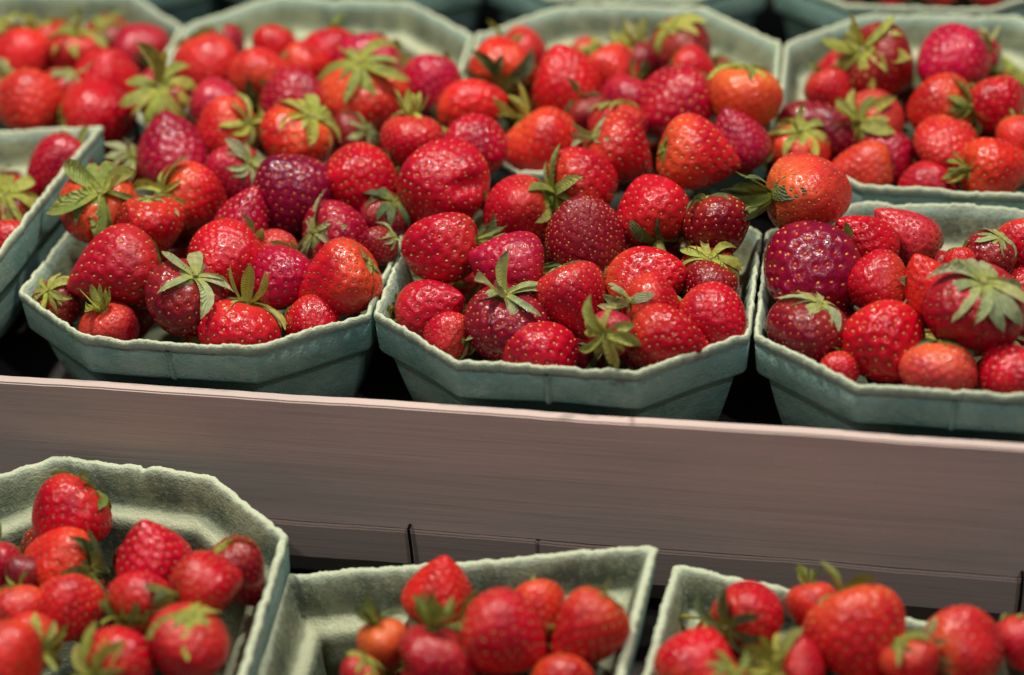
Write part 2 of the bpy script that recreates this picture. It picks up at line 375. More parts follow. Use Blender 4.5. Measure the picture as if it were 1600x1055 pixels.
BASKETS = [
    ('green pulp basket with the outward-facing leaf-star berry, just behind the board', [(-0.1700, 0.0340, 0.0000), (-0.1255, 0.0000, 0.0000), (-0.0457, 0.0000, 0.0000), (-0.0012, 0.0340, 0.0000), (-0.0012, 0.1250, 0.0000), (-0.0457, 0.1590, 0.0000), (-0.1255, 0.1590, 0.0000), (-0.1700, 0.1250, 0.0000)], None, (1,)),
    ('green pulp basket with the dented berry, just behind the wooden board', [(0.0000, 0.0340, 0.0000), (0.0445, 0.0000, 0.0000), (0.1243, 0.0000, 0.0000), (0.1688, 0.0340, 0.0000), (0.1688, 0.1250, 0.0000), (0.1243, 0.1590, 0.0000), (0.0445, 0.1590, 0.0000), (0.0000, 0.1250, 0.0000)], None, (1,)),
    ('green pulp basket with the huge purple berry, just behind the wooden board', [(0.1700, 0.0340, 0.0000), (0.2145, 0.0000, 0.0000), (0.2943, 0.0000, 0.0000), (0.3388, 0.0340, 0.0000), (0.3388, 0.1250, 0.0000), (0.2943, 0.1590, 0.0000), (0.2145, 0.1590, 0.0000), (0.1700, 0.1250, 0.0000)], None, (1,)),
    ('pale green pulp basket of plain orange berries, behind the raised basket', [(-0.3400, 0.1971, 0.0103), (-0.2955, 0.1635, 0.0050), (-0.2157, 0.1635, 0.0050), (-0.1712, 0.1971, 0.0103), (-0.1712, 0.2870, 0.0246), (-0.2157, 0.3205, 0.0299), (-0.2955, 0.3205, 0.0299), (-0.3400, 0.2870, 0.0246)], None, ()),
    ('pale green pulp basket with the orange-bellied leaf-capped berry, second row', [(-0.1700, 0.1971, 0.0103), (-0.1255, 0.1635, 0.0050), (-0.0457, 0.1635, 0.0050), (-0.0012, 0.1971, 0.0103), (-0.0012, 0.2870, 0.0246), (-0.0457, 0.3205, 0.0299), (-0.1255, 0.3205, 0.0299), (-0.1700, 0.2870, 0.0246)], None, ()),
    ('pale green pulp basket with the orange coarse-pitted berry, second row', [(0.0000, 0.1971, 0.0103), (0.0445, 0.1635, 0.0050), (0.1243, 0.1635, 0.0050), (0.1688, 0.1971, 0.0103), (0.1688, 0.2870, 0.0246), (0.1243, 0.3205, 0.0299), (0.0445, 0.3205, 0.0299), (0.0000, 0.2870, 0.0246)], None, ()),
    ('pale green pulp basket with the elongated purple-red berry, second row', [(0.1700, 0.1971, 0.0103), (0.2145, 0.1635, 0.0050), (0.2943, 0.1635, 0.0050), (0.3388, 0.1971, 0.0103), (0.3388, 0.2870, 0.0246), (0.2943, 0.3205, 0.0299), (0.2145, 0.3205, 0.0299), (0.1700, 0.2870, 0.0246)], None, (5,)),
    ('green pulp basket sitting raised, its torn side wall overlapping the next basket', [(-0.3480, 0.0300, 0.0170), (-0.3020, -0.0040, 0.0170), (-0.2220, -0.0040, 0.0170), (-0.1765, 0.0300, 0.0190), (-0.1755, 0.1690, 0.0200), (-0.2250, 0.1640, 0.0170), (-0.3480, 0.1600, 0.0160)], None, (1,)),
    ('green pulp basket furthest back, behind the basket of plain orange berries', [(-0.3530, 0.3815, 0.0234), (-0.3085, 0.3475, 0.0220), (-0.2287, 0.3475, 0.0220), (-0.1842, 0.3815, 0.0234), (-0.1842, 0.4724, 0.0270), (-0.2287, 0.5064, 0.0284), (-0.3085, 0.5064, 0.0284), (-0.3530, 0.4724, 0.0270)], None, ()),
    ('green pulp basket furthest back, behind the basket with orange-bellied berry', [(-0.1830, 0.3815, 0.0234), (-0.1385, 0.3475, 0.0220), (-0.0587, 0.3475, 0.0220), (-0.0142, 0.3815, 0.0234), (-0.0142, 0.4724, 0.0270), (-0.0587, 0.5064, 0.0284), (-0.1385, 0.5064, 0.0284), (-0.1830, 0.4724, 0.0270)], None, ()),
    ('green pulp basket furthest back, behind the basket with coarse-pitted berry', [(-0.0130, 0.3815, 0.0234), (0.0315, 0.3475, 0.0220), (0.1113, 0.3475, 0.0220), (0.1558, 0.3815, 0.0234), (0.1558, 0.4724, 0.0270), (0.1113, 0.5064, 0.0284), (0.0315, 0.5064, 0.0284), (-0.0130, 0.4724, 0.0270)], None, ()),
    ('green pulp basket furthest back, berry tops showing over its rim', [(0.1590, 0.3815, 0.0234), (0.2035, 0.3475, 0.0220), (0.2833, 0.3475, 0.0220), (0.3278, 0.3815, 0.0234), (0.3278, 0.4724, 0.0270), (0.2833, 0.5064, 0.0284), (0.2035, 0.5064, 0.0284), (0.1590, 0.4724, 0.0270)], None, (1,)),
    ('rounded green pulp basket with stepped inner wall, below the wooden board', [(-0.1660, -0.1600, -0.0660), (-0.1200, -0.1870, -0.0660), (-0.0550, -0.1870, -0.0660), (-0.0135, -0.1520, -0.0620), (-0.0195, -0.0565, -0.0555), (-0.0640, -0.0215, -0.0545), (-0.1420, -0.0150, -0.0545), (-0.1880, -0.0500, -0.0580)], -0.1345, ()),
    ('half-empty square-cornered green pulp basket with wavy torn edge below the board', [(-0.0125, -0.1650, -0.0790), (0.0300, -0.2000, -0.0780), (0.0850, -0.2000, -0.0740), (0.1280, -0.1650, -0.0660), (0.1375, -0.0440, -0.0555), (0.0880, -0.0500, -0.0605), (-0.0255, -0.0585, -0.0770)], -0.1345, ()),
    ('green pulp basket with curled corner and giant pale berry, near the iron staple', [(0.1325, -0.1650, -0.0720), (0.1800, -0.2000, -0.0740), (0.2650, -0.2000, -0.0800), (0.3160, -0.1650, -0.0820), (0.3160, -0.0800, -0.0840), (0.2680, -0.0540, -0.0800), (0.1425, -0.0380, -0.0695)], -0.1345, ()),
]
for i, (lab, P, fl, se) in enumerate(BASKETS): basket(lab, P, fl, i + 11, se, .0013 if fl else 0.0)

# ------------------------------------------------------------------ strawberries
def profile(kind):
    t = np.linspace(0, 1, 400)
    a, p = {'g': (.80, .60), 'c': (.62, .72), 'o': (.86, .52), 'w': (.82, .48), 'k': (.84, .58), 'h': (.70, .58), 'd': (.78, .55)}[kind]
    r = np.sin(np.pi * t ** a) ** p
    z = 1 - 2 * t
    z = z - .16 * np.exp(-(r / .42) ** 2) * (t < .3)      # hollow under the leaf cap
    return t, r, z
def berry(kind, seed, spacing):
    rs = np.random.default_rng(seed)
    t, r, z = profile(kind)
    ds = np.hypot(np.diff(r), np.diff(z)); s = np.r_[0, np.cumsum(ds)]; s /= s[-1]
    R_, S_ = 66, 92
    ss = np.linspace(0, 1, R_ + 2)[1:-1]
    rr, zz, tt = np.interp(ss, s, r), np.interp(ss, s, z), np.interp(ss, s, t)
    ph = np.linspace(0, 2 * np.pi, S_, endpoint=False)
    lob = [(rs.normal() * .035, rs.uniform(0, 6.28), k, rs.uniform(.5, 2.2), rs.uniform(0, 6.28)) for k in (1, 2, 2, 3, 3, 4)]
    bend = (rs.normal() * .07, rs.normal() * .07)
    def shape(rad, zz_, ph_):
        f = np.ones_like(rad)
        for a, p0, k, kz, p1 in lob: f = f + a * np.cos(k * ph_ + p0) * np.cos(kz * zz_ + p1)
        x, y = rad * f * np.cos(ph_), rad * f * np.sin(ph_)
        if kind == 'w': y = y * .74; x = x * (1 + .10 * np.clip(-zz_, 0, 1))
        if kind == 'h': y = y * .88; x = x * 1.04
        if kind == 'k':
            x = x + .20 * (zz_ ** 2 - .4); x = x - .24 * np.exp(-(zz_ / .35) ** 2) * np.clip(np.cos(ph_), 0, 1)
        if kind == 'd':
            pw = (ph_ + np.pi + .25) % (2 * np.pi) - np.pi; u_ = pw * .8 + (zz_ - .1) * .6; v_ = (zz_ - .1) * .8 - pw * .6
            g = np.exp(-(u_ / .22) ** 2 - (v_ / .50) ** 2)
            x = x * (1 - .20 * g); y = y * (1 - .12 * g)
        x = x + bend[0] * (zz_ ** 2); y = y + bend[1] * (zz_ ** 2)
        return np.stack([x, y, zz_], -1)
    G, PH = np.meshgrid(np.arange(R_), ph, indexing='ij')
    V = shape(rr[G], zz[G], PH).reshape(-1, 3)
    TT = tt[G].reshape(-1)
    # seeds: golden-angle spiral with even density
    area = np.cumsum(np.r_[0, (r[1:] + r[:-1]) * .5 * ds]); area /= area[-1]
    tot = np.pi * 2 * np.sum((r[1:] + r[:-1]) * .5 * ds)
    n = int(tot / spacing ** 2)
    fi = (np.arange(n) + .5) / n * .93 + .06
    st = np.interp(fi, area, s) ; sp = np.arange(n) * 2.39996 + rs.normal(size=n) * .05
    st = np.clip(st + rs.normal(size=n) * .006, .05, .995)
    SP = shape(np.interp(st, s, r), np.interp(st, s, z), sp)
    e = .004
    Sd = shape(np.interp(np.clip(st + e, 0, 1), s, r), np.interp(np.clip(st + e, 0, 1), s, z), sp) - SP
    Sp = shape(np.interp(st, s, r), np.interp(st, s, z), sp + .02) - SP
    Sd /= np.linalg.norm(Sd, axis=1)[:, None] + 1e-9
    nn = np.cross(Sd, Sp); nn /= np.linalg.norm(nn, axis=1)[:, None] + 1e-9
    flip = np.sign((nn * (SP * np.array([1, 1, .6]))).sum(1)); nn *= flip[:, None]
    D = np.sqrt(((V[:, None, :] - SP[None]) ** 2).sum(2)); d = D.min(1)
    q = np.exp(-(d / (.265 * spacing)) ** 2); depth = .175 * spacing
    # surface normals for pushing the pits in and cushions out
    Vg = V.reshape(R_, S_, 3)
    du = np.gradient(Vg, axis=0); dv = (np.roll(Vg, -1, 1) - np.roll(Vg, 1, 1))
    nv = np.cross(du, dv).reshape(-1, 3); nv /= np.linalg.norm(nv, axis=1)[:, None] + 1e-9
    if (nv * V).sum() < 0: nv = -nv
    V2 = V + nv * (depth * (.15 - q))[:, None]
    top = shape(np.array([0.]), np.array([z[0]]), np.array([0.])); tip = shape(np.array([0.]), np.array([z[-1]]), np.array([0.]))
    VV = np.concatenate([V2, top, tip]); nb = R_ * S_
    F = []
    for i in range(R_ - 1):
        for j in range(S_):
            F.append((i * S_ + j, (i + 1) * S_ + j, (i + 1) * S_ + (j + 1) % S_, i * S_ + (j + 1) % S_))
    F += [(nb, j, (j + 1) % S_) for j in range(S_)]
    F += [(nb + 1, (R_ - 1) * S_ + (j + 1) % S_, (R_ - 1) * S_ + j) for j in range(S_)]
    me = mesh_from('flesh', VV, F)
    a1 = me.attributes.new('tt', 'FLOAT', 'POINT'); a1.data.foreach_set('value', np.r_[TT, 0, 1].astype('f'))
    a2 = me.attributes.new('pit', 'FLOAT', 'POINT'); a2.data.foreach_set('value', np.r_[q, 0, 0].astype('f'))
    # seeds
    la, lw, lh = .125 * spacing + .006, .080 * spacing + .004, .07 * spacing + .006
    ring = [(math.cos(k * math.tau / 6), math.sin(k * math.tau / 6)) for k in range(6)]
    sv, sf = [], []
    for k in range(n):
        o = SP[k] + nn[k] * (depth * (.15 - .9) + lh * .45)
        bx = Sd[k]; by = np.cross(nn[k], bx)
        sz = rs.uniform(.8, 1.15); b0 = len(sv)
        for (rad, hh) in ((1.0, -.2), (.72, .65)):
            for c, s_ in ring: sv.append(o + (bx * c * la + by * s_ * lw) * rad * sz + nn[k] * lh * hh)
        sv.append(o + nn[k] * lh)
        for j in range(6):
            sf.append((b0 + j, b0 + (j + 1) % 6, b0 + 6 + (j + 1) % 6, b0 + 6 + j)); sf.append((b0 + 6 + j, b0 + 6 + (j + 1) % 6, b0 + 12))
    ms = mesh_from('seeds', sv, sf)
    me.materials.append(FLESH); ms.materials.append(SEED)
    return me, ms, float(top[0, 2]), (float(top[0, 0]), float(top[0, 1]))
LIB = {}
def variant(kind, i, spacing):
    k = (kind, i, spacing)
    if k not in LIB: LIB[k] = berry(kind, hash((ord(kind), i * 7 + int(spacing * 100))) % 99991, spacing)
    return LIB[k]

# sepals: length 1, x outward from the stalk, lying on / lifting from the shoulder of a berry
def sepal(style, seed):
    rs = np.random.default_rng(seed)
    nl, nw = 7, 4
    if style == 'f': a0, a1 = math.radians(rs.uniform(-2, 16)), math.radians(rs.uniform(-78, -34))
    elif style == 'h': a0, a1 = math.radians(rs.uniform(2, 10)), math.radians(rs.uniform(-84, -64))
    else: a0, a1 = math.radians(rs.uniform(25, 70)), math.radians(rs.uniform(20, 100))
    ss = np.linspace(0, 1, nl); ang = a0 + (a1 - a0) * ss ** .8 + (rs.uniform(-.6, 1.1) * np.clip(ss - .6, 0, 1) * 2)
    x = np.r_[0, np.cumsum(np.cos(ang[:-1]) / (nl - 1))]; z = np.r_[0, np.cumsum(np.sin(ang[:-1]) / (nl - 1))]
    wmax = rs.uniform(.115, .175); k0 = rs.uniform(.5, .62)
    wid = wmax * np.clip(np.where(ss < k0, .55 + .45 * np.sin(ss / k0 * np.pi / 2), np.cos((ss - k0) / (1 - k0) * np.pi / 2) ** .75), .03, 1)
    cup = rs.uniform(-.35, .75); tw = rs.uniform(-.7, .7); bow = rs.uniform(-.14, .14)
    V = []
    for i in range(nl):
        nx, nz = -math.sin(ang[i]), math.cos(ang[i])
        for j in range(nw + 1):
            u = (j / nw - .5) * 2; y = u * wid[i]
            lift = cup * wid[i] * u * u + tw * y * ss[i] + .012 * rs.normal() * (abs(u) > .9)
            V.append((x[i] + nx * lift, y + bow * math.sin(ss[i] * 3.1), z[i] + nz * lift))
    F = [(i * (nw + 1) + j, i * (nw + 1) + j + 1, (i + 1) * (nw + 1) + j + 1, (i + 1) * (nw + 1) + j) for i in range(nl - 1) for j in range(nw)]
    me = mesh_from('sepal', V, F); me.materials.append(LEAF)
    return me
SEPALS = {s: [sepal(s, 50 + i + 20 * k) for i in range(7)] for k, s in enumerate('fhu')}
def calyx_mesh(h, rad, seed):
    rs = np.random.default_rng(seed); V, F = [], []
    prof = [(.17, -.03), (.16, .015), (.10, .035), (rad * 1.15, .045), (rad, .07), (rad * .92, h * .6), (rad * 1.05, h), (rad * .55, h - .012), (.0, h - .03)]
    n = 10; bx, by = rs.normal() * .15, rs.normal() * .15
    for i, (r, z) in enumerate(prof):
        for k in range(n):
            a = k * math.tau / n; q = 1 + .1 * math.sin(3 * a + i) ; zz = max(0, z - .07)
            V.append((r * q * math.cos(a) + bx * zz * 1.6, r * q * math.sin(a) + by * zz * 1.6, z))
    for i in range(len(prof) - 1):
        for k in range(n): F.append((i * n + k, i * n + (k + 1) % n, (i + 1) * n + (k + 1) % n, (i + 1) * n + k))
    me = mesh_from('calyx', V, F); me.materials.append(STEM)
    return me
CAL = [calyx_mesh(.09, .06, 1), calyx_mesh(.14, .065, 2), calyx_mesh(.11, .075, 3)]
CALS = calyx_mesh(.62, .07, 4)

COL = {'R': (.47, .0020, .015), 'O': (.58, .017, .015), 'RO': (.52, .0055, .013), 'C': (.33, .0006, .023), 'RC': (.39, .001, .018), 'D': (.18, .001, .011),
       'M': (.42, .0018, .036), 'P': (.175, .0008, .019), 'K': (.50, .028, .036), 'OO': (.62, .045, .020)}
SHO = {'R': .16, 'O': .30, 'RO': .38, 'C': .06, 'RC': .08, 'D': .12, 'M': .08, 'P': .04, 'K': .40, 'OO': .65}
LCOL = {'y': (.47, .47, .095), 'g': (.29, .34, .075), 'd': (.125, .165, .055), 'p': (.44, .46, .215)}
WHERE = {'FL': 'basket with the outward leaf-star berry', 'FM': 'basket with the dented berry', 'FR': 'basket with the huge purple berry', 'FF': 'raised overlapping basket',
         'BF': 'basket of plain orange berries', 'BL': 'basket with the orange-bellied berry', 'BM': 'basket with the coarse-pitted orange berry', 'BR': 'basket with the elongated purple-red berry',
         'T0': 'basket behind the plain orange berries', 'T1': 'basket behind the orange-bellied berry', 'T2': 'basket behind the coarse-pitted berry', 'T3': 'basket with berry tops over its rim',
         'LL': 'rounded basket below the board', 'LM': 'half-empty square-cornered basket', 'LR': 'basket with the giant pale berry'}
RND = random.Random(8)
def strawberry(bk, x, y, z, qw, qx, qy, qz, r, l, kind, col, cal, label, under=False):
    root = empty('strawberry', (x, y, z)); root.rotation_mode = 'QUATERNION'; root.rotation_quaternion = (qw, qx, qy, qz)
    dark_seed = col.endswith('d'); fine = col.endswith('f'); col = col.rstrip('df')
    spacing = .17 if fine else RND.choice((.22, .25, .29))
    vi = RND.randrange(3) if kind in 'gc' else RND.randrange(2)
    me, ms, topz, topxy = variant(kind, vi, spacing)
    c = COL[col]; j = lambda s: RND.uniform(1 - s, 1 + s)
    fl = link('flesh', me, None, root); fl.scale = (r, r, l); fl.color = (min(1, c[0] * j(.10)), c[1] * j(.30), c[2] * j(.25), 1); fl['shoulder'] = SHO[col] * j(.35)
    sd = link('seeds', ms, None, root); sd.scale = (r, r, l); sd['kind'] = 'stuff'
    sc = (.035, .012, .008) if dark_seed else RND.choice(((.58, .31, .06), (.54, .25, .045), (.50, .33, .08), (.56, .22, .04), (.30, .15, .04)))
    sd.color = sc + (1,)
    p = cal.split(); style, lc, s = p[0], p[1], float(p[2]); stem = len(p) > 3
    cx = link('calyx', CALS if stem else CAL[RND.randrange(3)], None, root)
    cx.location = (topxy[0] * r, topxy[1] * r, topz * l + .01 * r); k = r
    cx.scale = (k, k, k)
    n = 9 if under else RND.randint(10, 13); a0 = RND.uniform(0, 6.28); base = LCOL[lc]
    for i in range(n):
        st = style
        if style == 'f' and RND.random() < .09: st = 'u'
        if style == 'u' and RND.random() < .25: st = 'f'
        so = link('sepal', SEPALS[st][RND.randrange(7)], None, cx)
        a = a0 + (i + RND.uniform(-.22, .22)) * math.tau / n
        q = 1.2 * s * (RND.uniform(.88, 1.12) if i % 2 else RND.uniform(.70, .95))
        so.location = (.09 * math.cos(a), .09 * math.sin(a), .03 + .014 * (i % 3))
        so.rotation_euler = (RND.uniform(-.2, .2), RND.uniform(-.12, .10), a)
        so.scale = (q, q * RND.uniform(.85, 1.15), q)
        g = RND.uniform(.72, 1.22); so.color = (base[0] * g * j(.12), base[1] * g, base[2] * g * j(.2), 1)
    if under: tag(root, 'shaded strawberry beneath the top berries of the ' + WHERE[bk], 'strawberry', 'strawberries beneath the top layer of the ' + WHERE[bk])
    else: tag(root, label, 'strawberry', 'strawberries on top of the baskets')
    return root
BERRIES = [
    ('BF', -0.2469, 0.2357, 0.0242, 0.197, 0.046, -0.523, -0.828, 0.017, 0.0174, 'g', 'O', 'f g .8', 'plain round orange strawberry lying against the dark one, no leaves showing'),
    ('BF', -0.272, 0.2499, 0.0177, 0.205, -0.04, -0.445, -0.871, 0.0125, 0.0133, 'g', 'D', 'f g .8', 'dark red strawberry sliver peeking out beside the plain round orange one'),
    ('BF', -0.2204, 0.2425, 0.0228, 0.612, 0.008, 0.074, 0.787, 0.0155, 0.0159, 'c', 'R', 'f y 1.05', "red strawberry under a ragged yellow-green leaf cap near the basket's back wall"),
    ('BF', -0.2405, 0.2563, 0.0261, 0.915, -0.022, -0.371, 0.157, 0.0096, 0.0104, 'g', 'R', 'u y 1.0', 'small red strawberry tucked behind, pale yellow leaves reaching over its shoulder'),
    ('BF', -0.1951, 0.2744, 0.0133, 0.188, 0.74, -0.346, 0.545, 0.0175, 0.0171, 'g', 'C', 'f d .8 S', 'crimson strawberry with a dark upright stalk crossing it, against the pale wall'),
    ('BF', -0.1957, 0.2245, 0.0188, 0.044, -0.899, -0.428, 0.084, 0.0191, 0.0187, 'g', 'R', 'f g .8', 'glossy red strawberry resting on the shoulder of a bigger leaf-sided berry'),
    ('BF', -0.2245, 0.1883, 0.02, 0.673, -0.592, -0.012, 0.444, 0.0179, 0.0182, 'g', 'O', 'f g .8', "big smooth orange-red strawberry right behind the raised basket's torn rim"),
    ('BF', -0.2148, 0.2096, 0.0182, 0.709, -0.226, 0.123, -0.656, 0.012, 0.0128, 'g', 'R', 'f p .9', 'small red strawberry half hidden behind the big smooth orange one'),
    ('BF', -0.1906, 0.1948, 0.0103, 0.704, 0.451, -0.544, -0.08, 0.0214, 0.0214, 'g', 'R', 'h y .62', 'shiny red strawberry with short yellow-green leaves dipping behind the raised rim'),
    ('BF', -0.1503, 0.1916, 0.0255, 0.05, 0.121, -0.333, 0.934, 0.0146, 0.0157, 'c', 'C', 'f y 1.35', 'strawberry hidden behind its own wide yellow-green star of leaves between two baskets'),
    ('BF', -0.2567, 0.2173, 0.0192, 0.015, -0.427, 0.196, -0.883, 0.011, 0.0118, 'g', 'R', 'f p .95', 'red strawberry end with one pale leaf beside the big smooth orange berry'),
    ('BF', -0.277, 0.2674, 0.0232, 0.969, -0.046, 0.239, -0.033, 0.0094, 0.0102, 'g', 'R', 'f y 1.1', "strawberry mostly covered by yellow leaves beneath the basket's back wall"),
    ('FF', -0.1952, 0.143, 0.0063, 0.639, -0.106, 0.523, 0.554, 0.0143, 0.0205, 'c', 'C', 'f g .8', "crimson conical strawberry leaning on the inside of the raised basket's rim"),
    ('FF', -0.2069, 0.1032, 0.0029, 0.405, -0.116, 0.225, -0.879, 0.016, 0.0163, 'g', 'D', 'f y 1.15', 'dark strawberry with a big yellow-green leaf star in the raised basket'),
    ('FF', -0.1972, 0.0836, -0.0044, 0.44, -0.199, -0.484, -0.73, 0.0122, 0.0126, 'g', 'R', 'f g .8', "shiny red strawberry low against the raised basket's front rim"),
    ('BL', -0.1381, 0.2317, 0.0237, 0.326, -0.024, -0.488, -0.81, 0.0182, 0.0202, 'o', 'O', 'f g .8', 'orange-red rounded strawberry beside the pale wall between two back baskets'),
    ('BL', -0.1063, 0.2222, 0.0255, 0.512, 0.741, 0.403, -0.165, 0.0176, 0.0176, 'g', 'O', 'f d .8', 'light red strawberry with dark leaves pointing down onto the crimson one'),
    ('BL', -0.1069, 0.2535, 0.0283, 0.56, -0.399, 0.338, 0.642, 0.0125, 0.0117, 'g', 'R', 'f g .8', "small plain red strawberry alone against the back wall's pale ledge"),
    ('BL', -0.0845, 0.2349, 0.0257, 0.119, -0.464, -0.428, 0.767, 0.0131, 0.0138, 'g', 'O', 'f p .6', 'orange-red strawberry with one pale leaf at its side'),
    ('BL', -0.0762, 0.256, 0.021, 0.751, -0.419, -0.314, -0.402, 0.0165, 0.0165, 'g', 'R', 'f g .8', 'matte red strawberry wedged behind the big leaf-capped one'),
    ('BL', -0.05, 0.2416, 0.0224, 0.36, -0.077, 0.571, 0.734, 0.0189, 0.0185, 'g', 'M', 'f g .8', 'magenta-red strawberry whose top shows above the big spread leaf cap'),
    ('BL', -0.044, 0.209, 0.0199, 0.997, 0.052, -0.04, 0.043, 0.024, 0.0229, 'g', 'RO', 'f g 1.0', 'largest berry of its basket, orange-bellied, under a wide eight-leaf green cap'),
    ('BL', -0.0809, 0.2024, 0.0208, 0.528, 0.207, -0.605, -0.559, 0.0165, 0.0202, 'o', 'C', 'f g .8', 'smooth crimson oblong strawberry lying on its side next to the orange-bellied one'),
    ('BL', -0.119, 0.1932, 0.02, 0.691, 0.057, -0.66, -0.289, 0.0146, 0.0169, 'c', 'M', 'f g .8', 'magenta strawberry behind the one with yellow-green leaves at its side'),
    ('BL', -0.1082, 0.1679, 0.0196, 0.353, -0.466, 0.311, -0.749, 0.0168, 0.0172, 'g', 'RO', 'f y .8', 'light red strawberry with a white glint beside its yellow-green side leaves'),
    ('BL', -0.0692, 0.1607, 0.0206, 0.344, -0.24, 0.158, -0.894, 0.0195, 0.0187, 'g', 'RO', 'f y .85', 'red strawberry fading to orange under a yellow leaf cap, above the dark crimson one'),
    ('BL', -0.0481, 0.1832, 0.0109, 0.861, 0.041, 0.506, -0.038, 0.0122, 0.0129, 'g', 'D', 'f p 1.0', 'dark strawberry in the shade under the orange-bellied one, grey leaves showing'),
    ('BL', -0.0125, 0.2229, 0.0234, 0.378, -0.342, -0.473, -0.719, 0.0158, 0.0158, 'g', 'M', 'f g .8', 'magenta-pink strawberry standing apart beside the wall between two back baskets'),
    ('BL', -0.1333, 0.1524, 0.0154, 0.024, -0.461, 0.878, -0.124, 0.0211, 0.0203, 'c', 'C', 'f g .8', 'large crimson cone-shaped strawberry standing tip upwards'),
    ('BL', -0.0951, 0.1325, 0.0137, 0.306, -0.377, 0.258, -0.836, 0.0149, 0.0149, 'g', 'C', 'f p .85', 'crimson strawberry with pale leaves, wedged behind the big dark crimson one'),
    ('BL', -0.0082, 0.1605, 0.0205, 0.024, -0.023, 0.217, 0.976, 0.0164, 0.0157, 'g', 'R', 'u y .75', 'red strawberry with upright little leaves like a crown'),
    ('FL', -0.157, 0.1456, 0.0075, 0.387, -0.285, 0.224, -0.848, 0.0109, 0.0113, 'g', 'D', 'f p 1.1', "shaded strawberry with grey-green leaves wedged beside the raised basket's corner"),
    ('FL', -0.1482, 0.0869, 0.0158, 0.657, 0.27, -0.073, 0.7, 0.0192, 0.0192, 'g', 'RO', 'f g 1.05', 'strawberry with its full leaf star and brown centre facing straight out'),
    ('FL', -0.1186, 0.0782, 0.011, 0.773, -0.097, 0.097, 0.62, 0.0163, 0.0166, 'c', 'R', 'h p .85', 'glossy crimson strawberry with leaves drooping over its shoulders below the leaf-star berry'),
    ('FL', -0.108, 0.1102, 0.0121, 0.822, 0.373, -0.335, -0.269, 0.0171, 0.0178, 'g', 'RO', 'f y .95', 'orange-red strawberry with yellow leaves flung out to one side'),
    ('FL', -0.0761, 0.0918, 0.0127, 0.127, 0.939, 0.25, -0.202, 0.0133, 0.0167, 'c', 'C', 'f g .8', 'matte crimson pointed strawberry squeezed behind the big dark one'),
    ('FL', -0.0601, 0.115, 0.0155, 0.036, -0.954, -0.228, -0.191, 0.0215, 0.0204, 'h', 'P', 'f g .8', 'big dark crimson strawberry, broad and glossy, no leaves visible'),
    ('FL', -0.0298, 0.1289, 0.0153, 0.337, -0.083, 0.846, 0.404, 0.0192, 0.0185, 'g', 'R', 'f g .8', 'bright red round strawberry with sparkling seed pits, no leaves visible'),
    ('FL', -0.1273, 0.0494, 0.0063, 0.704, -0.157, 0.677, 0.148, 0.0202, 0.0232, 'c', 'RC', 'f g .7', 'large red strawberry lying on its side, tip toward the neighbouring raised basket'),
    ('FL', -0.0778, 0.0606, 0.0068, 0.655, -0.729, 0.055, -0.193, 0.0182, 0.0182, 'g', 'R', 'f g .8', 'bright red ball-shaped strawberry covered in yellow seeds, with pale tip'),
    ('FL', -0.0878, 0.0336, 0.0004, 0.074, -0.233, 0.09, -0.965, 0.0188, 0.0182, 'g', 'D', 'f p .9', 'dark red strawberry with a pale drooping leaf cap at the front of its basket'),
    ('FL', -0.0572, 0.0768, 0.0055, 0.492, 0.663, 0.564, 0.009, 0.0104, 0.0107, 'g', 'K', 'f d .7', 'small pinkish dull strawberry in the hollow between larger ones'),
    ('FL', -0.03, 0.0942, 0.0047, 0.112, 0.434, 0.33, -0.831, 0.0166, 0.017, 'c', 'C', 'f p .95', 'crimson strawberry with a starry pale green leaf cap and grey stalk at its side'),
    ('FL', -0.0489, 0.0567, 0.0005, 0.745, -0.65, 0.146, 0.019, 0.0158, 0.0158, 'g', 'C', 'f g .8', 'crimson strawberry with a shiny crescent highlight behind the leaf-tailed one'),
    ('FL', -0.0216, 0.0529, 0.0024, 0.839, 0.022, 0.504, 0.202, 0.0176, 0.0215, 'c', 'RO', 'h p .8', 'long light red strawberry with big pale leaves over the rim corner'),
    ('FL', -0.01, 0.0846, 0.0044, 0.353, -0.459, 0.13, -0.805, 0.0097, 0.0111, 'g', 'D', 'f p .9', 'dark strawberry slipped down beside the wall next to the leaf-tailed one'),
    ('FL', -0.061, 0.0256, -0.012, 0.595, -0.094, 0.289, 0.744, 0.0191, 0.0181, 'g', 'R', 'f y .9', 'red strawberry sunk behind the front rim with yellow-green leaves behind it'),
    ('FL', -0.029, 0.0361, -0.0097, 0.535, -0.593, 0.241, 0.552, 0.013, 0.0136, 'g', 'R', 'f g .8', 'small red strawberry sunk behind the rim beside the leaf-tailed one'),
    ('FL', -0.1245, 0.0276, -0.0136, 0.995, 0.042, -0.078, -0.044, 0.0138, 0.0141, 'g', 'R', 'u y .8', 'red strawberry sunk at the rim with three broad upright yellow-green leaves'),
    ('FL', -0.1548, 0.0419, -0.0105, 0.932, 0.232, -0.04, -0.275, 0.012, 0.0124, 'g', 'D', 'f y 1.0', 'shaded strawberry in the basket corner almost all yellow-green leaves'),
    ('FL', -0.013, 0.1121, 0.0029, 0.427, -0.209, 0.11, -0.873, 0.0131, 0.0138, 'g', 'D', 'f d 1.0', 'dark shaded strawberry with drooping dark leaves below the round bright red one'),
    ('FM', 0.0138, 0.1228, 0.0189, 0.316, -0.85, 0.348, -0.238, 0.0233, 0.0216, 'd', 'RC', 'f g .8', 'very large crimson strawberry with a deep bruised dent in its side'),
    ('FM', 0.0233, 0.0775, 0.009, 0.163, 0.613, 0.223, 0.74, 0.0178, 0.0191, 'w', 'R', 'u d .75', 'red wedge-shaped strawberry with its blunt tip toward the wall and dark leaves behind'),
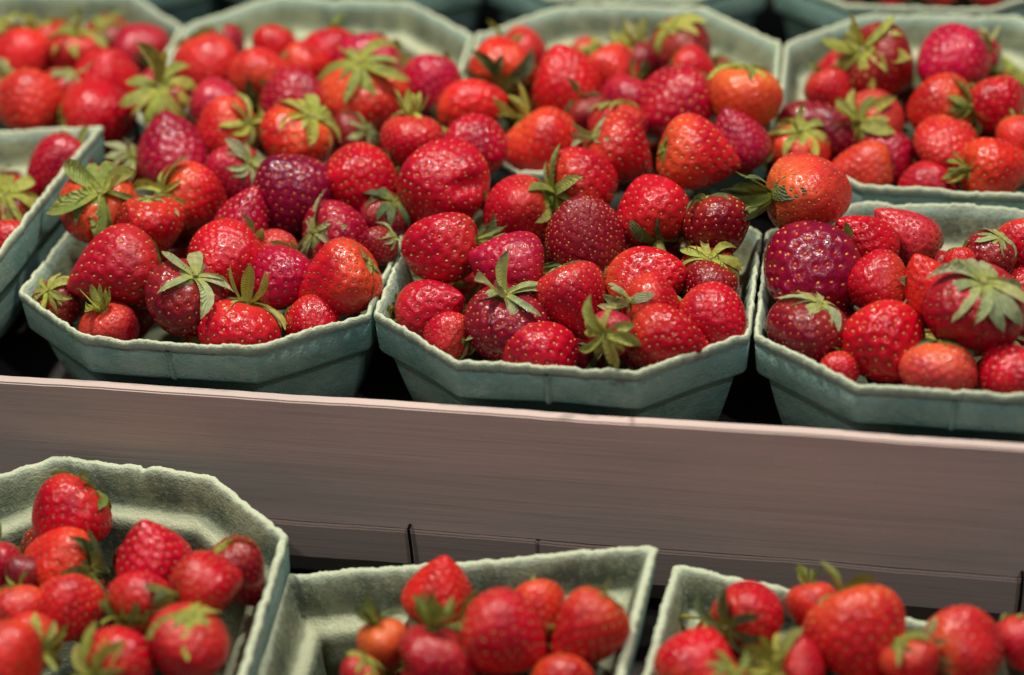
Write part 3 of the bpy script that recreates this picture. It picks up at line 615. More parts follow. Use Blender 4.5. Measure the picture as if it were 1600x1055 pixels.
    ('FM', 0.0523, 0.1157, 0.009, 0.433, -0.529, 0.263, -0.68, 0.0177, 0.0177, 'g', 'R', 'h y .75', 'red strawberry with sparkling pits and a yellow-green leaf hanging on its side'),
    ('FM', 0.0809, 0.1327, 0.0166, 0.657, 0.232, -0.653, 0.298, 0.0185, 0.0185, 'g', 'R', 'f g .95', 'red strawberry with olive leaves fanned toward the dented one'),
    ('FM', 0.0558, 0.0646, 0.009, 0.304, 0.463, 0.713, 0.43, 0.0181, 0.0175, 'c', 'C', 'u d .75', 'crimson dome-shaped strawberry with dark pits, above the purple one with pale leaf cap'),
    ('FM', 0.0882, 0.0934, 0.009, 0.143, 0.969, 0.152, 0.134, 0.0185, 0.0208, 'w', 'Df', 'f g .7', 'matte dark red wedge-shaped strawberry, pointed up, with very fine seeds'),
    ('FM', 0.1184, 0.1119, 0.016, 0.192, 0.613, -0.638, 0.424, 0.018, 0.018, 'g', 'R', 'f d .95', 'glossy red strawberry sitting upside down on a dark olive leaf cap'),
    ('FM', 0.1492, 0.1011, 0.0155, 0.767, -0.345, -0.019, 0.54, 0.0154, 0.0151, 'g', 'D', 'f d .9', "dark red strawberry against the basket's back rim with a dark leaf on top"),
    ('FM', 0.1469, 0.0819, -0.0006, 0.5, 0.036, 0.125, -0.856, 0.014, 0.014, 'g', 'D', 'f y 1.15', 'dark strawberry under a pale yellow star of pointed leaves'),
    ('FM', 0.1191, 0.0678, 0.0042, 0.374, -0.615, -0.545, 0.43, 0.0148, 0.0199, 'o', 'RO', 'f g .7', 'orange-red plump strawberry lying lengthwise, smooth and shining'),
    ('FM', 0.025, 0.0501, -0.006, 0.112, -0.87, -0.009, 0.48, 0.0155, 0.0172, 'c', 'R', 'f g .8', 'red strawberry at the basket corner with glossy squared pits'),
    ('FM', 0.0615, 0.0371, -0.0049, 0.146, -0.022, 0.007, -0.989, 0.0197, 0.0178, 'g', 'P', 'f p .88', 'purple-crimson strawberry wearing a flat pale green leaf cap'),
    ('FM', 0.0887, 0.0495, 0.0013, 0.082, -0.254, 0.244, 0.933, 0.0168, 0.0181, 'c', 'R', 'h p .8', 'red strawberry with a thin leaf cap tilted back, beside the purple one'),
    ('FM', 0.1245, 0.045, 0.0064, 0.068, -0.443, -0.305, 0.841, 0.0131, 0.0141, 'g', 'R', 'u p .85 S', 'red strawberry with upright pale leaves and a brown stalk end'),
    ('FM', 0.1109, 0.0146, 0.009, 0.368, 0.092, -0.513, 0.77, 0.01, 0.0109, 'g', 'C', 'f y 1.35', 'strawberry hidden by its own yellow-green leaf star facing out at the front rim'),
    ('FM', 0.1349, 0.0258, 0.0015, 0.004, -0.667, 0.075, 0.741, 0.0147, 0.019, 'c', 'R', 'f g .6', 'red cone-shaped strawberry lying at the front rim, tip toward the corner'),
    ('FM', 0.152, 0.0433, 0.002, 0.057, -0.591, 0.347, 0.726, 0.015, 0.0168, 'g', 'R', 'f g .7', "light red strawberry with big glossy pits against the basket's wall"),
    ('FM', 0.1482, 0.0657, 0.0025, 0.795, -0.448, 0.025, -0.409, 0.0124, 0.0128, 'g', 'D', 'f g .7', 'dark strawberry pressed between the starry-leaved one and the light red one'),
    ('FM', 0.0783, 0.0226, -0.0125, 0.013, 0.327, -0.454, -0.829, 0.0175, 0.0172, 'g', 'R', 'f g .8', 'red strawberry sunk behind the front rim below the one with tilted leaf cap'),
    ('FM', 0.034, 0.032, -0.0089, 0.744, 0.209, 0.634, -0.027, 0.0118, 0.0121, 'g', 'R', 'u p .7', 'red strawberry low at the rim with one grey-green leaf'),
    ('BM', 0.0226, 0.2393, 0.026, 0.609, 0.711, 0.326, -0.133, 0.0186, 0.0182, 'g', 'O', 'f d 1.05', 'orange-red strawberry with a dark round leaf cap hanging over the bean-shaped one'),
    ('BM', 0.0132, 0.2036, 0.0196, 0.216, 0.806, -0.138, -0.534, 0.0155, 0.0199, 'k', 'O', 'f d .7', 'orange bean-shaped strawberry lying below the dark leaf cap'),
    ('BM', 0.06, 0.2242, 0.0263, 0.05, -0.276, 0.957, -0.073, 0.0197, 0.0208, 'g', 'RO', 'f d .7', 'bright red strawberry with large pale seeds, round and upright'),
    ('BM', 0.0842, 0.2404, 0.024, 0.821, -0.431, -0.355, 0.118, 0.015, 0.0161, 'c', 'O', 'f g .7', 'smooth light orange-red strawberry behind the large-seeded one'),
    ('BM', 0.0951, 0.258, 0.0245, 0.763, -0.199, -0.195, 0.583, 0.0106, 0.011, 'g', 'D', 'u y 1.1', 'small dark strawberry with thin yellow leaves sticking up at the back wall'),
    ('BM', 0.1158, 0.2713, 0.0252, 0.264, 0.252, 0.071, -0.928, 0.0176, 0.018, 'g', 'D', 'h y .95', 'dark red strawberry with a broad yellow cap at the back wall'),
    ('BM', 0.1257, 0.2441, 0.0268, 0.499, -0.539, -0.308, 0.604, 0.0127, 0.0134, 'c', 'R', 'f g .7', 'dull red strawberry below the yellow-capped one'),
    ('BM', 0.1193, 0.2068, 0.0238, 0.32, 0.048, 0.726, 0.607, 0.0203, 0.0203, 'g', 'RC', 'f g .7', 'large bright crimson strawberry with a ring of highlights on top'),
    ('BM', 0.0931, 0.217, 0.0193, 0.367, 0.02, 0.337, 0.867, 0.0144, 0.0151, 'g', 'C', 'f d .8', 'crimson strawberry tucked against the large bright crimson one'),
    ('BM', 0.1542, 0.2079, 0.0275, 0.608, -0.12, -0.143, -0.772, 0.019, 0.0187, 'g', 'OO', 'h y .85', 'orange coarse-pitted strawberry with a thin yellow cap beside the wall'),
    ('BM', 0.152, 0.1769, 0.0215, 0.103, -0.855, 0.471, -0.189, 0.0151, 0.0172, 'c', 'C', 'f g .7', 'crimson strawberry with dark pits under the orange coarse-pitted one'),
    ('BM', 0.1366, 0.1502, 0.026, 0.046, 0.59, 0.132, -0.795, 0.0181, 0.0209, 'c', 'RO', 'h g .75', 'red strawberry with green leaves wrapped flat around one end'),
    ('BM', 0.0543, 0.1879, 0.0065, 0.34, 0.237, -0.314, -0.854, 0.0208, 0.0208, 'g', 'O', 'u y .7', 'orange-red strawberry with one ring-shaped highlight and leaves behind its shoulder'),
    ('BM', 0.0244, 0.1594, 0.0204, 0.65, -0.549, -0.499, 0.167, 0.017, 0.0163, 'g', 'RC', 'f g .7', 'crimson strawberry with ring-like glints next to the dented one'),
    ('BM', 0.0974, 0.1604, 0.0204, 0.052, 0.443, 0.051, -0.894, 0.0178, 0.0185, 'c', 'R', 'f p .75', 'crimson-red strawberry with shaggy grey-green leaves at its side'),
    ('BM', 0.092, 0.1887, 0.0179, 0.386, -0.045, -0.177, -0.904, 0.0147, 0.0151, 'g', 'R', 'f y .75', 'red strawberry peeking over another with three pale leaf points'),
    ('BM', 0.0754, 0.2047, 0.0172, 0.746, -0.301, -0.118, 0.582, 0.0117, 0.0121, 'g', 'D', 'f d .9', 'dark little strawberry with a dark leaf in a hollow behind'),
    ('BR', 0.1972, 0.2376, 0.0197, 0.453, -0.47, 0.146, 0.743, 0.0125, 0.014, 'c', 'R', 'f g .7', 'dull red strawberry against the pale wall below the yellow-starred dark one'),
    ('BR', 0.2215, 0.2564, 0.0254, 0.464, -0.13, -0.393, 0.783, 0.0204, 0.0234, 'c', 'D', 'f y .95', 'dark crimson strawberry with a vivid yellow-green leaf star'),
    ('BR', 0.2568, 0.2596, 0.0291, 0.388, -0.754, -0.001, -0.529, 0.0203, 0.0196, 'g', 'M', 'f g .8', 'big magenta-pink rounded strawberry in front of the back wall'),
    ('BR', 0.2194, 0.2243, 0.0114, 0.737, 0.554, -0.12, -0.368, 0.016, 0.0167, 'g', 'K', 'f y 1.05', 'pale pinkish-orange strawberry with broad yellow-green leaves'),
    ('BR', 0.1907, 0.2179, 0.0061, 0.474, -0.586, -0.32, 0.574, 0.0157, 0.0237, 'o', 'P', 'f g .6', "elongated purple-red strawberry lying across its basket's corner"),
    ('BR', 0.1818, 0.2011, 0.0025, 0.731, 0.005, 0.095, -0.675, 0.0166, 0.0166, 'g', 'O', 'f y .85', 'orange strawberry with leaf cap seen edge-on, under the elongated purple one'),
    ('FR', 0.1895, 0.122, 0.023, 0.297, -0.454, -0.47, 0.697, 0.0191, 0.0211, 'g', 'OO', 'u d 1.0', 'big orange strawberry perched over the rim corner with long dark erect leaves'),
    ('BR', 0.2514, 0.2264, 0.0189, 0.753, 0.39, 0.44, 0.296, 0.0173, 0.018, 'g', 'O', 'f g .95', 'orange-red strawberry with green leaves and stem turned toward its neighbour'),
    ('BR', 0.2547, 0.2009, 0.0103, 0.098, -0.135, -0.634, -0.755, 0.0166, 0.0174, 'w', 'O', 'f g .7', 'orange-red squarish strawberry with pale pits, in front of the leafy one'),
    ('BR', 0.2794, 0.2297, 0.0185, 0.587, -0.116, -0.488, -0.635, 0.0155, 0.0158, 'g', 'R', 'f g .7', 'red strawberry next to green leaves and stem of the orange one'),
    ('BR', 0.2267, 0.2054, -0.002, 0.453, -0.33, -0.503, -0.658, 0.0155, 0.0155, 'g', 'C', 'f g .7', "crimson strawberry behind the basket's torn front rim"),
    ('BR', 0.2128, 0.1904, -0.0005, 0.697, 0.165, 0.648, 0.257, 0.0146, 0.0174, 'c', 'O', 'h g .75', 'orange strawberry with two folded leaves, sunk behind the torn rim'),
    ('BR', 0.247, 0.1846, -0.0059, 0.614, -0.323, -0.502, -0.516, 0.0148, 0.0148, 'g', 'R', 'f g .7', 'bright red strawberry top just clearing the torn front rim'),
    ('BR', 0.2802, 0.1845, 0.0072, 0.646, 0.542, -0.393, -0.367, 0.0156, 0.0198, 'c', 'O', 'u g .7 S', 'orange-red strawberry with cut green stem and folded leaves beside the torn rim'),
    ('BR', 0.29, 0.2071, 0.013, 0.217, -0.055, -0.52, -0.824, 0.0109, 0.0117, 'g', 'O', 'f g .7', 'orange strawberry edge above the one with cut green stem'),
    ('FR', 0.1925, 0.0758, 0.0072, 0.116, -0.385, -0.605, -0.687, 0.0236, 0.0226, 'h', 'P', 'f g .8', 'huge purple-crimson strawberry, the biggest of all, at the basket corner'),
    ('FR', 0.2151, 0.102, 0.0099, 0.184, -0.918, 0.201, -0.287, 0.0143, 0.0182, 'c', 'R', 'f g .7', 'red tapering strawberry behind the huge purple one'),
    ('FR', 0.2345, 0.1194, 0.0044, 0.34, 0.632, 0.64, 0.272, 0.0132, 0.0182, 'c', 'Kd', 'f d .6', 'pinkish strawberry dotted with nearly black seeds'),
    ('FR', 0.2212, 0.069, 0.0084, 0.255, -0.612, 0.266, -0.699, 0.0144, 0.0151, 'g', 'R', 'u p .8', 'fine-seeded red strawberry with grey-green folded leaves at its end'),
    ('FR', 0.2443, 0.0654, 0.0088, 0.19, -0.458, 0.862, -0.102, 0.0143, 0.018, 'c', 'O', 'f g .7', 'orange-red strawberry behind the great leaf rosette'),
    ('FR', 0.2619, 0.0458, 0.0104, 0.312, -0.035, 0.12, -0.942, 0.0212, 0.0212, 'g', 'RC', 'f p 1.0', 'large strawberry under a great grey-green leaf rosette with yellow heart'),
    ('FR', 0.2583, 0.0901, 0.0073, 0.872, -0.417, -0.16, -0.2, 0.0073, 0.008, 'g', 'R', 'f g .7', 'tiny red strawberry tip in the gap above the leaf rosette'),
    ('FR', 0.2711, 0.1, 0.0062, 0.605, 0.127, 0.085, 0.782, 0.0119, 0.0125, 'g', 'D', 'h p .9', 'dark crimson strawberry with a single large pale leaf on top'),
    ('FR', 0.2865, 0.1162, 0.0024, 0.881, -0.447, 0.014, 0.153, 0.0121, 0.0137, 'c', 'R', 'f g .7', 'bright red strawberry next to the dark one with a single pale leaf'),
    ('FR', 0.193, 0.0434, -0.0033, 0.679, 0.079, 0.158, 0.712, 0.0174, 0.0167, 'g', 'D', 'h p .85', 'dark red strawberry with large pale drooping leaves under the huge purple one'),
    ('FR', 0.2254, 0.0389, -0.0034, 0.336, -0.41, 0.453, 0.717, 0.0187, 0.0184, 'g', 'R', 'f g .7', 'bright red round strawberry with wet-looking pits near the front rim'),
    ('FR', 0.2486, 0.023, -0.0076, 0.902, -0.241, -0.119, -0.337, 0.0162, 0.0156, 'g', 'K', 'h d .8', 'dull pinkish strawberry sunk at the front rim with a dark leaf edge'),
    ('FR', 0.2783, 0.0244, -0.005, 0.149, -0.499, 0.804, -0.286, 0.0137, 0.0137, 'g', 'R', 'u g .6', 'light red strawberry sunk at the front rim with a green leaf tip'),
    ('FR', 0.2894, 0.0947, -0.005, 0.467, 0.72, -0.063, -0.51, 0.0096, 0.0112, 'g', 'R', 'f d .8', 'red strawberry edge with dark leaf above the leaf rosette'),
    ('FR', 0.2076, 0.0263, -0.0109, 0.669, -0.455, 0.258, 0.527, 0.0088, 0.0092, 'g', 'R', 'f g .7', 'small red strawberry sliver low behind the front rim'),
    ('LL', -0.1163, -0.0615, -0.0518, 0.649, -0.56, -0.069, -0.51, 0.0178, 0.0169, 'g', 'R', 'f g .8', "bright red strawberry resting highest against the rounded basket's back wall"),
    ('LL', -0.1104, -0.0867, -0.0559, 0.158, -0.622, 0.293, -0.709, 0.0153, 0.0174, 'g', 'O', 'f d .9', 'orange-red strawberry with dark green leaf rosette at one end'),
    ('LL', -0.0705, -0.0829, -0.0494, 0.089, 0.986, -0.106, 0.089, 0.0157, 0.0154, 'c', 'R', 'f g .7', 'red cone strawberry with bright yellow seeds, tip up, against the inner wall'),
    ('LL', -0.136, -0.0916, -0.0587, 0.819, -0.387, -0.055, 0.42, 0.0099, 0.0126, 'c', 'C', 'u d 1.0', 'crimson strawberry edge with a single dark leaf above it'),
    ('LL', -0.1216, -0.0986, -0.0533, 0.517, -0.251, -0.459, -0.677, 0.0083, 0.0089, 'g', 'D', 'f g .7', 'shaded dark strawberry gap-filler beside the orange one with leaf rosette'),
    ('LL', -0.0992, -0.1087, -0.0609, 0.396, -0.128, -0.583, -0.697, 0.0146, 0.0143, 'g', 'O', 'f g .7', 'rounded matte orange strawberry in the centre of the rounded basket'),
    ('LL', -0.1169, -0.117, -0.0576, 0.626, -0.406, 0.195, 0.637, 0.0116, 0.0122, 'g', 'O', 'f g .7', 'light red strawberry touching the rounded matte orange one'),
    ('LL', -0.1056, -0.1336, -0.0557, 0.749, 0.537, 0.312, 0.23, 0.0119, 0.0119, 'g', 'O', 'f y 1.05', 'strawberry behind a spidery pale yellow leaf cap'),
    ('LL', -0.1079, -0.1539, -0.0515, 0.046, -0.359, 0.429, 0.828, 0.0177, 0.0171, 'g', 'O', 'f g .7', 'large coral-coloured smooth strawberry beside the spidery pale yellow leaf cap'),
    ('LL', -0.0655, -0.1099, -0.0512, 0.369, 0.139, -0.702, 0.593, 0.0135, 0.0135, 'g', 'R', 'f g .9', 'red strawberry with olive leaves and round brown stem scar'),
    ('LL', -0.0394, -0.1042, -0.0452, 0.499, 0.645, 0.062, -0.576, 0.014, 0.0158, 'g', 'R', 'u d .95', 'red strawberry with tall dark green leaves standing up at its end'),
    ('LL', -0.0321, -0.0865, -0.0541, 0.28, 0.196, -0.127, -0.931, 0.0126, 0.0164, 'c', 'D', 'h y .9', "dark red strawberry with thick yellow leaves by the basket's pale edge"),
    ('LL', -0.0385, -0.1325, -0.0524, 0.859, 0.013, 0.183, 0.478, 0.0164, 0.0162, 'g', 'R', 'h y .95', 'red strawberry with broad yellow leaf points draped over its top'),
    ('LL', -0.0629, -0.143, -0.0535, 0.054, -0.197, -0.577, 0.791, 0.015, 0.015, 'g', 'R', 'f y 1.05', 'red strawberry behind a bright yellow-green leaf star'),
    ('LM', 0.0522, -0.0795, -0.0588, 0.176, 0.088, -0.974, 0.115, 0.0146, 0.0151, 'c', 'O', 'f d .7', "orange-red strawberry with blunt tip rising above the square basket's back edge"),
    ('LM', 0.0828, -0.1082, -0.0531, 0.486, -0.51, -0.316, 0.635, 0.0173, 0.0187, 'g', 'R', 'f g .7', 'large deep red strawberry in the middle of the square basket'),
    ('LM', 0.0935, -0.0881, -0.0591, 0.059, -0.2, 0.486, 0.849, 0.0109, 0.0126, 'c', 'O', 'f g .7', 'orange-red strawberry shoulder behind the large deep red one'),
    ('LM', 0.1142, -0.1018, -0.0559, 0.257, 0.181, 0.438, 0.842, 0.0145, 0.0184, 'c', 'RO', 'f g .7', "orange-red long strawberry slanting down beside the square basket's wall"),
    ('LM', 0.0345, -0.111, -0.0629, 0.838, -0.004, -0.199, -0.508, 0.0102, 0.011, 'g', 'OO', 'u d 1.0', 'small orange strawberry with thin dark curling leaves'),
    ('LM', 0.0565, -0.1203, -0.0612, 0.073, -0.044, -0.205, -0.975, 0.0161, 0.0159, 'k', 'RC', 'u g .85', 'crimson two-lobed strawberry with green leaves sprouting on top'),
    ('LM', 0.1081, -0.1205, -0.0669, 0.731, -0.344, -0.397, -0.435, 0.0127, 0.0124, 'g', 'O', 'f g .7', 'orange strawberry top below the long slanting one'),
    ('LM', 0.0285, -0.1274, -0.0648, 0.918, -0.194, 0.197, -0.286, 0.0084, 0.0086, 'g', 'R', 'f y .9', "small red strawberry with a thin yellow leaf at the basket's empty side"),
    ('LR', 0.1772, -0.074, -0.0643, 0.7, 0.647, -0.162, -0.254, 0.0146, 0.0157, 'g', 'R', 'f d 1.0', 'red strawberry with dark olive leaf cap beside the curled basket corner'),
    ('LR', 0.2026, -0.0647, -0.0684, 0.912, -0.387, -0.139, 0.015, 0.011, 0.013, 'c', 'O', 'u g .7', 'orange-red strawberry with a green sprig on top behind the giant one'),
    ('LR', 0.2199, -0.08, -0.0649, 0.106, 0.191, -0.425, -0.879, 0.02, 0.0194, 'h', 'O', 'f g .7', 'giant pale orange-red strawberry, broad at the bottom, beneath a green sprig'),
    ('LR', 0.2619, -0.0775, -0.0691, 0.308, 0.721, -0.088, -0.615, 0.0165, 0.016, 'w', 'O', 'f p .8', 'blocky light red strawberry with pinkish shine near the iron staple'),
    ('LR', 0.2839, -0.0673, -0.0726, 0.768, -0.348, -0.281, -0.458, 0.0102, 0.0116, 'g', 'R', 'f y .8', 'red strawberry edge next to the blocky light red one'),
    ('LR', 0.2417, -0.0927, -0.0662, 0.956, -0.117, -0.267, -0.025, 0.0116, 0.0121, 'c', 'RO', 'f g .9', 'red strawberry filling the hollow between the giant pale one and the blocky one'),
    ('LR', 0.17, -0.1213, -0.0618, 0.43, 0.199, 0.14, 0.869, 0.0122, 0.0122, 'g', 'R', 'f g .9', 'red strawberry low at the curled wall below the salmon-bellied one'),
    ('LR', 0.1583, -0.1041, -0.0655, 0.317, 0.399, -0.781, 0.361, 0.0164, 0.0156, 'g', 'RO', 'f g .6', 'red strawberry with a salmon-coloured belly by the curled basket wall'),
    ('LR', 0.1972, -0.1002, -0.0659, 0.754, 0.005, -0.46, 0.469, 0.0116, 0.0116, 'g', 'R', 'u y 1.2', 'red strawberry with yellow-green leaves spread like claws'),
    ('T3', 0.2278, 0.3651, 0.0275, 0.772, -0.502, 0.147, 0.361, 0.013, 0.0142, 'g', 'R', 'f g .7', 'red strawberry furthest back of all behind the torn rim, beside a leaf'),
    ('T3', 0.2545, 0.3662, 0.0285, 0.719, -0.479, 0.211, 0.457, 0.0141, 0.0154, 'g', 'O', 'f g .7', 'orange strawberry furthest back of all behind the torn rim'),
    ('T3', 0.2812, 0.369, 0.0277, 0.116, -0.149, 0.502, 0.844, 0.0137, 0.0141, 'g', 'R', 'f g .7', "red strawberry furthest back of all, near the rim's high point"),
    ('T3', 0.2044, 0.367, 0.0261, 0.245, -0.024, -0.025, -0.969, 0.0114, 0.0122, 'g', 'R', 'f y 1.0', 'strawberry furthest back showing only a yellow leaf cap'),
]
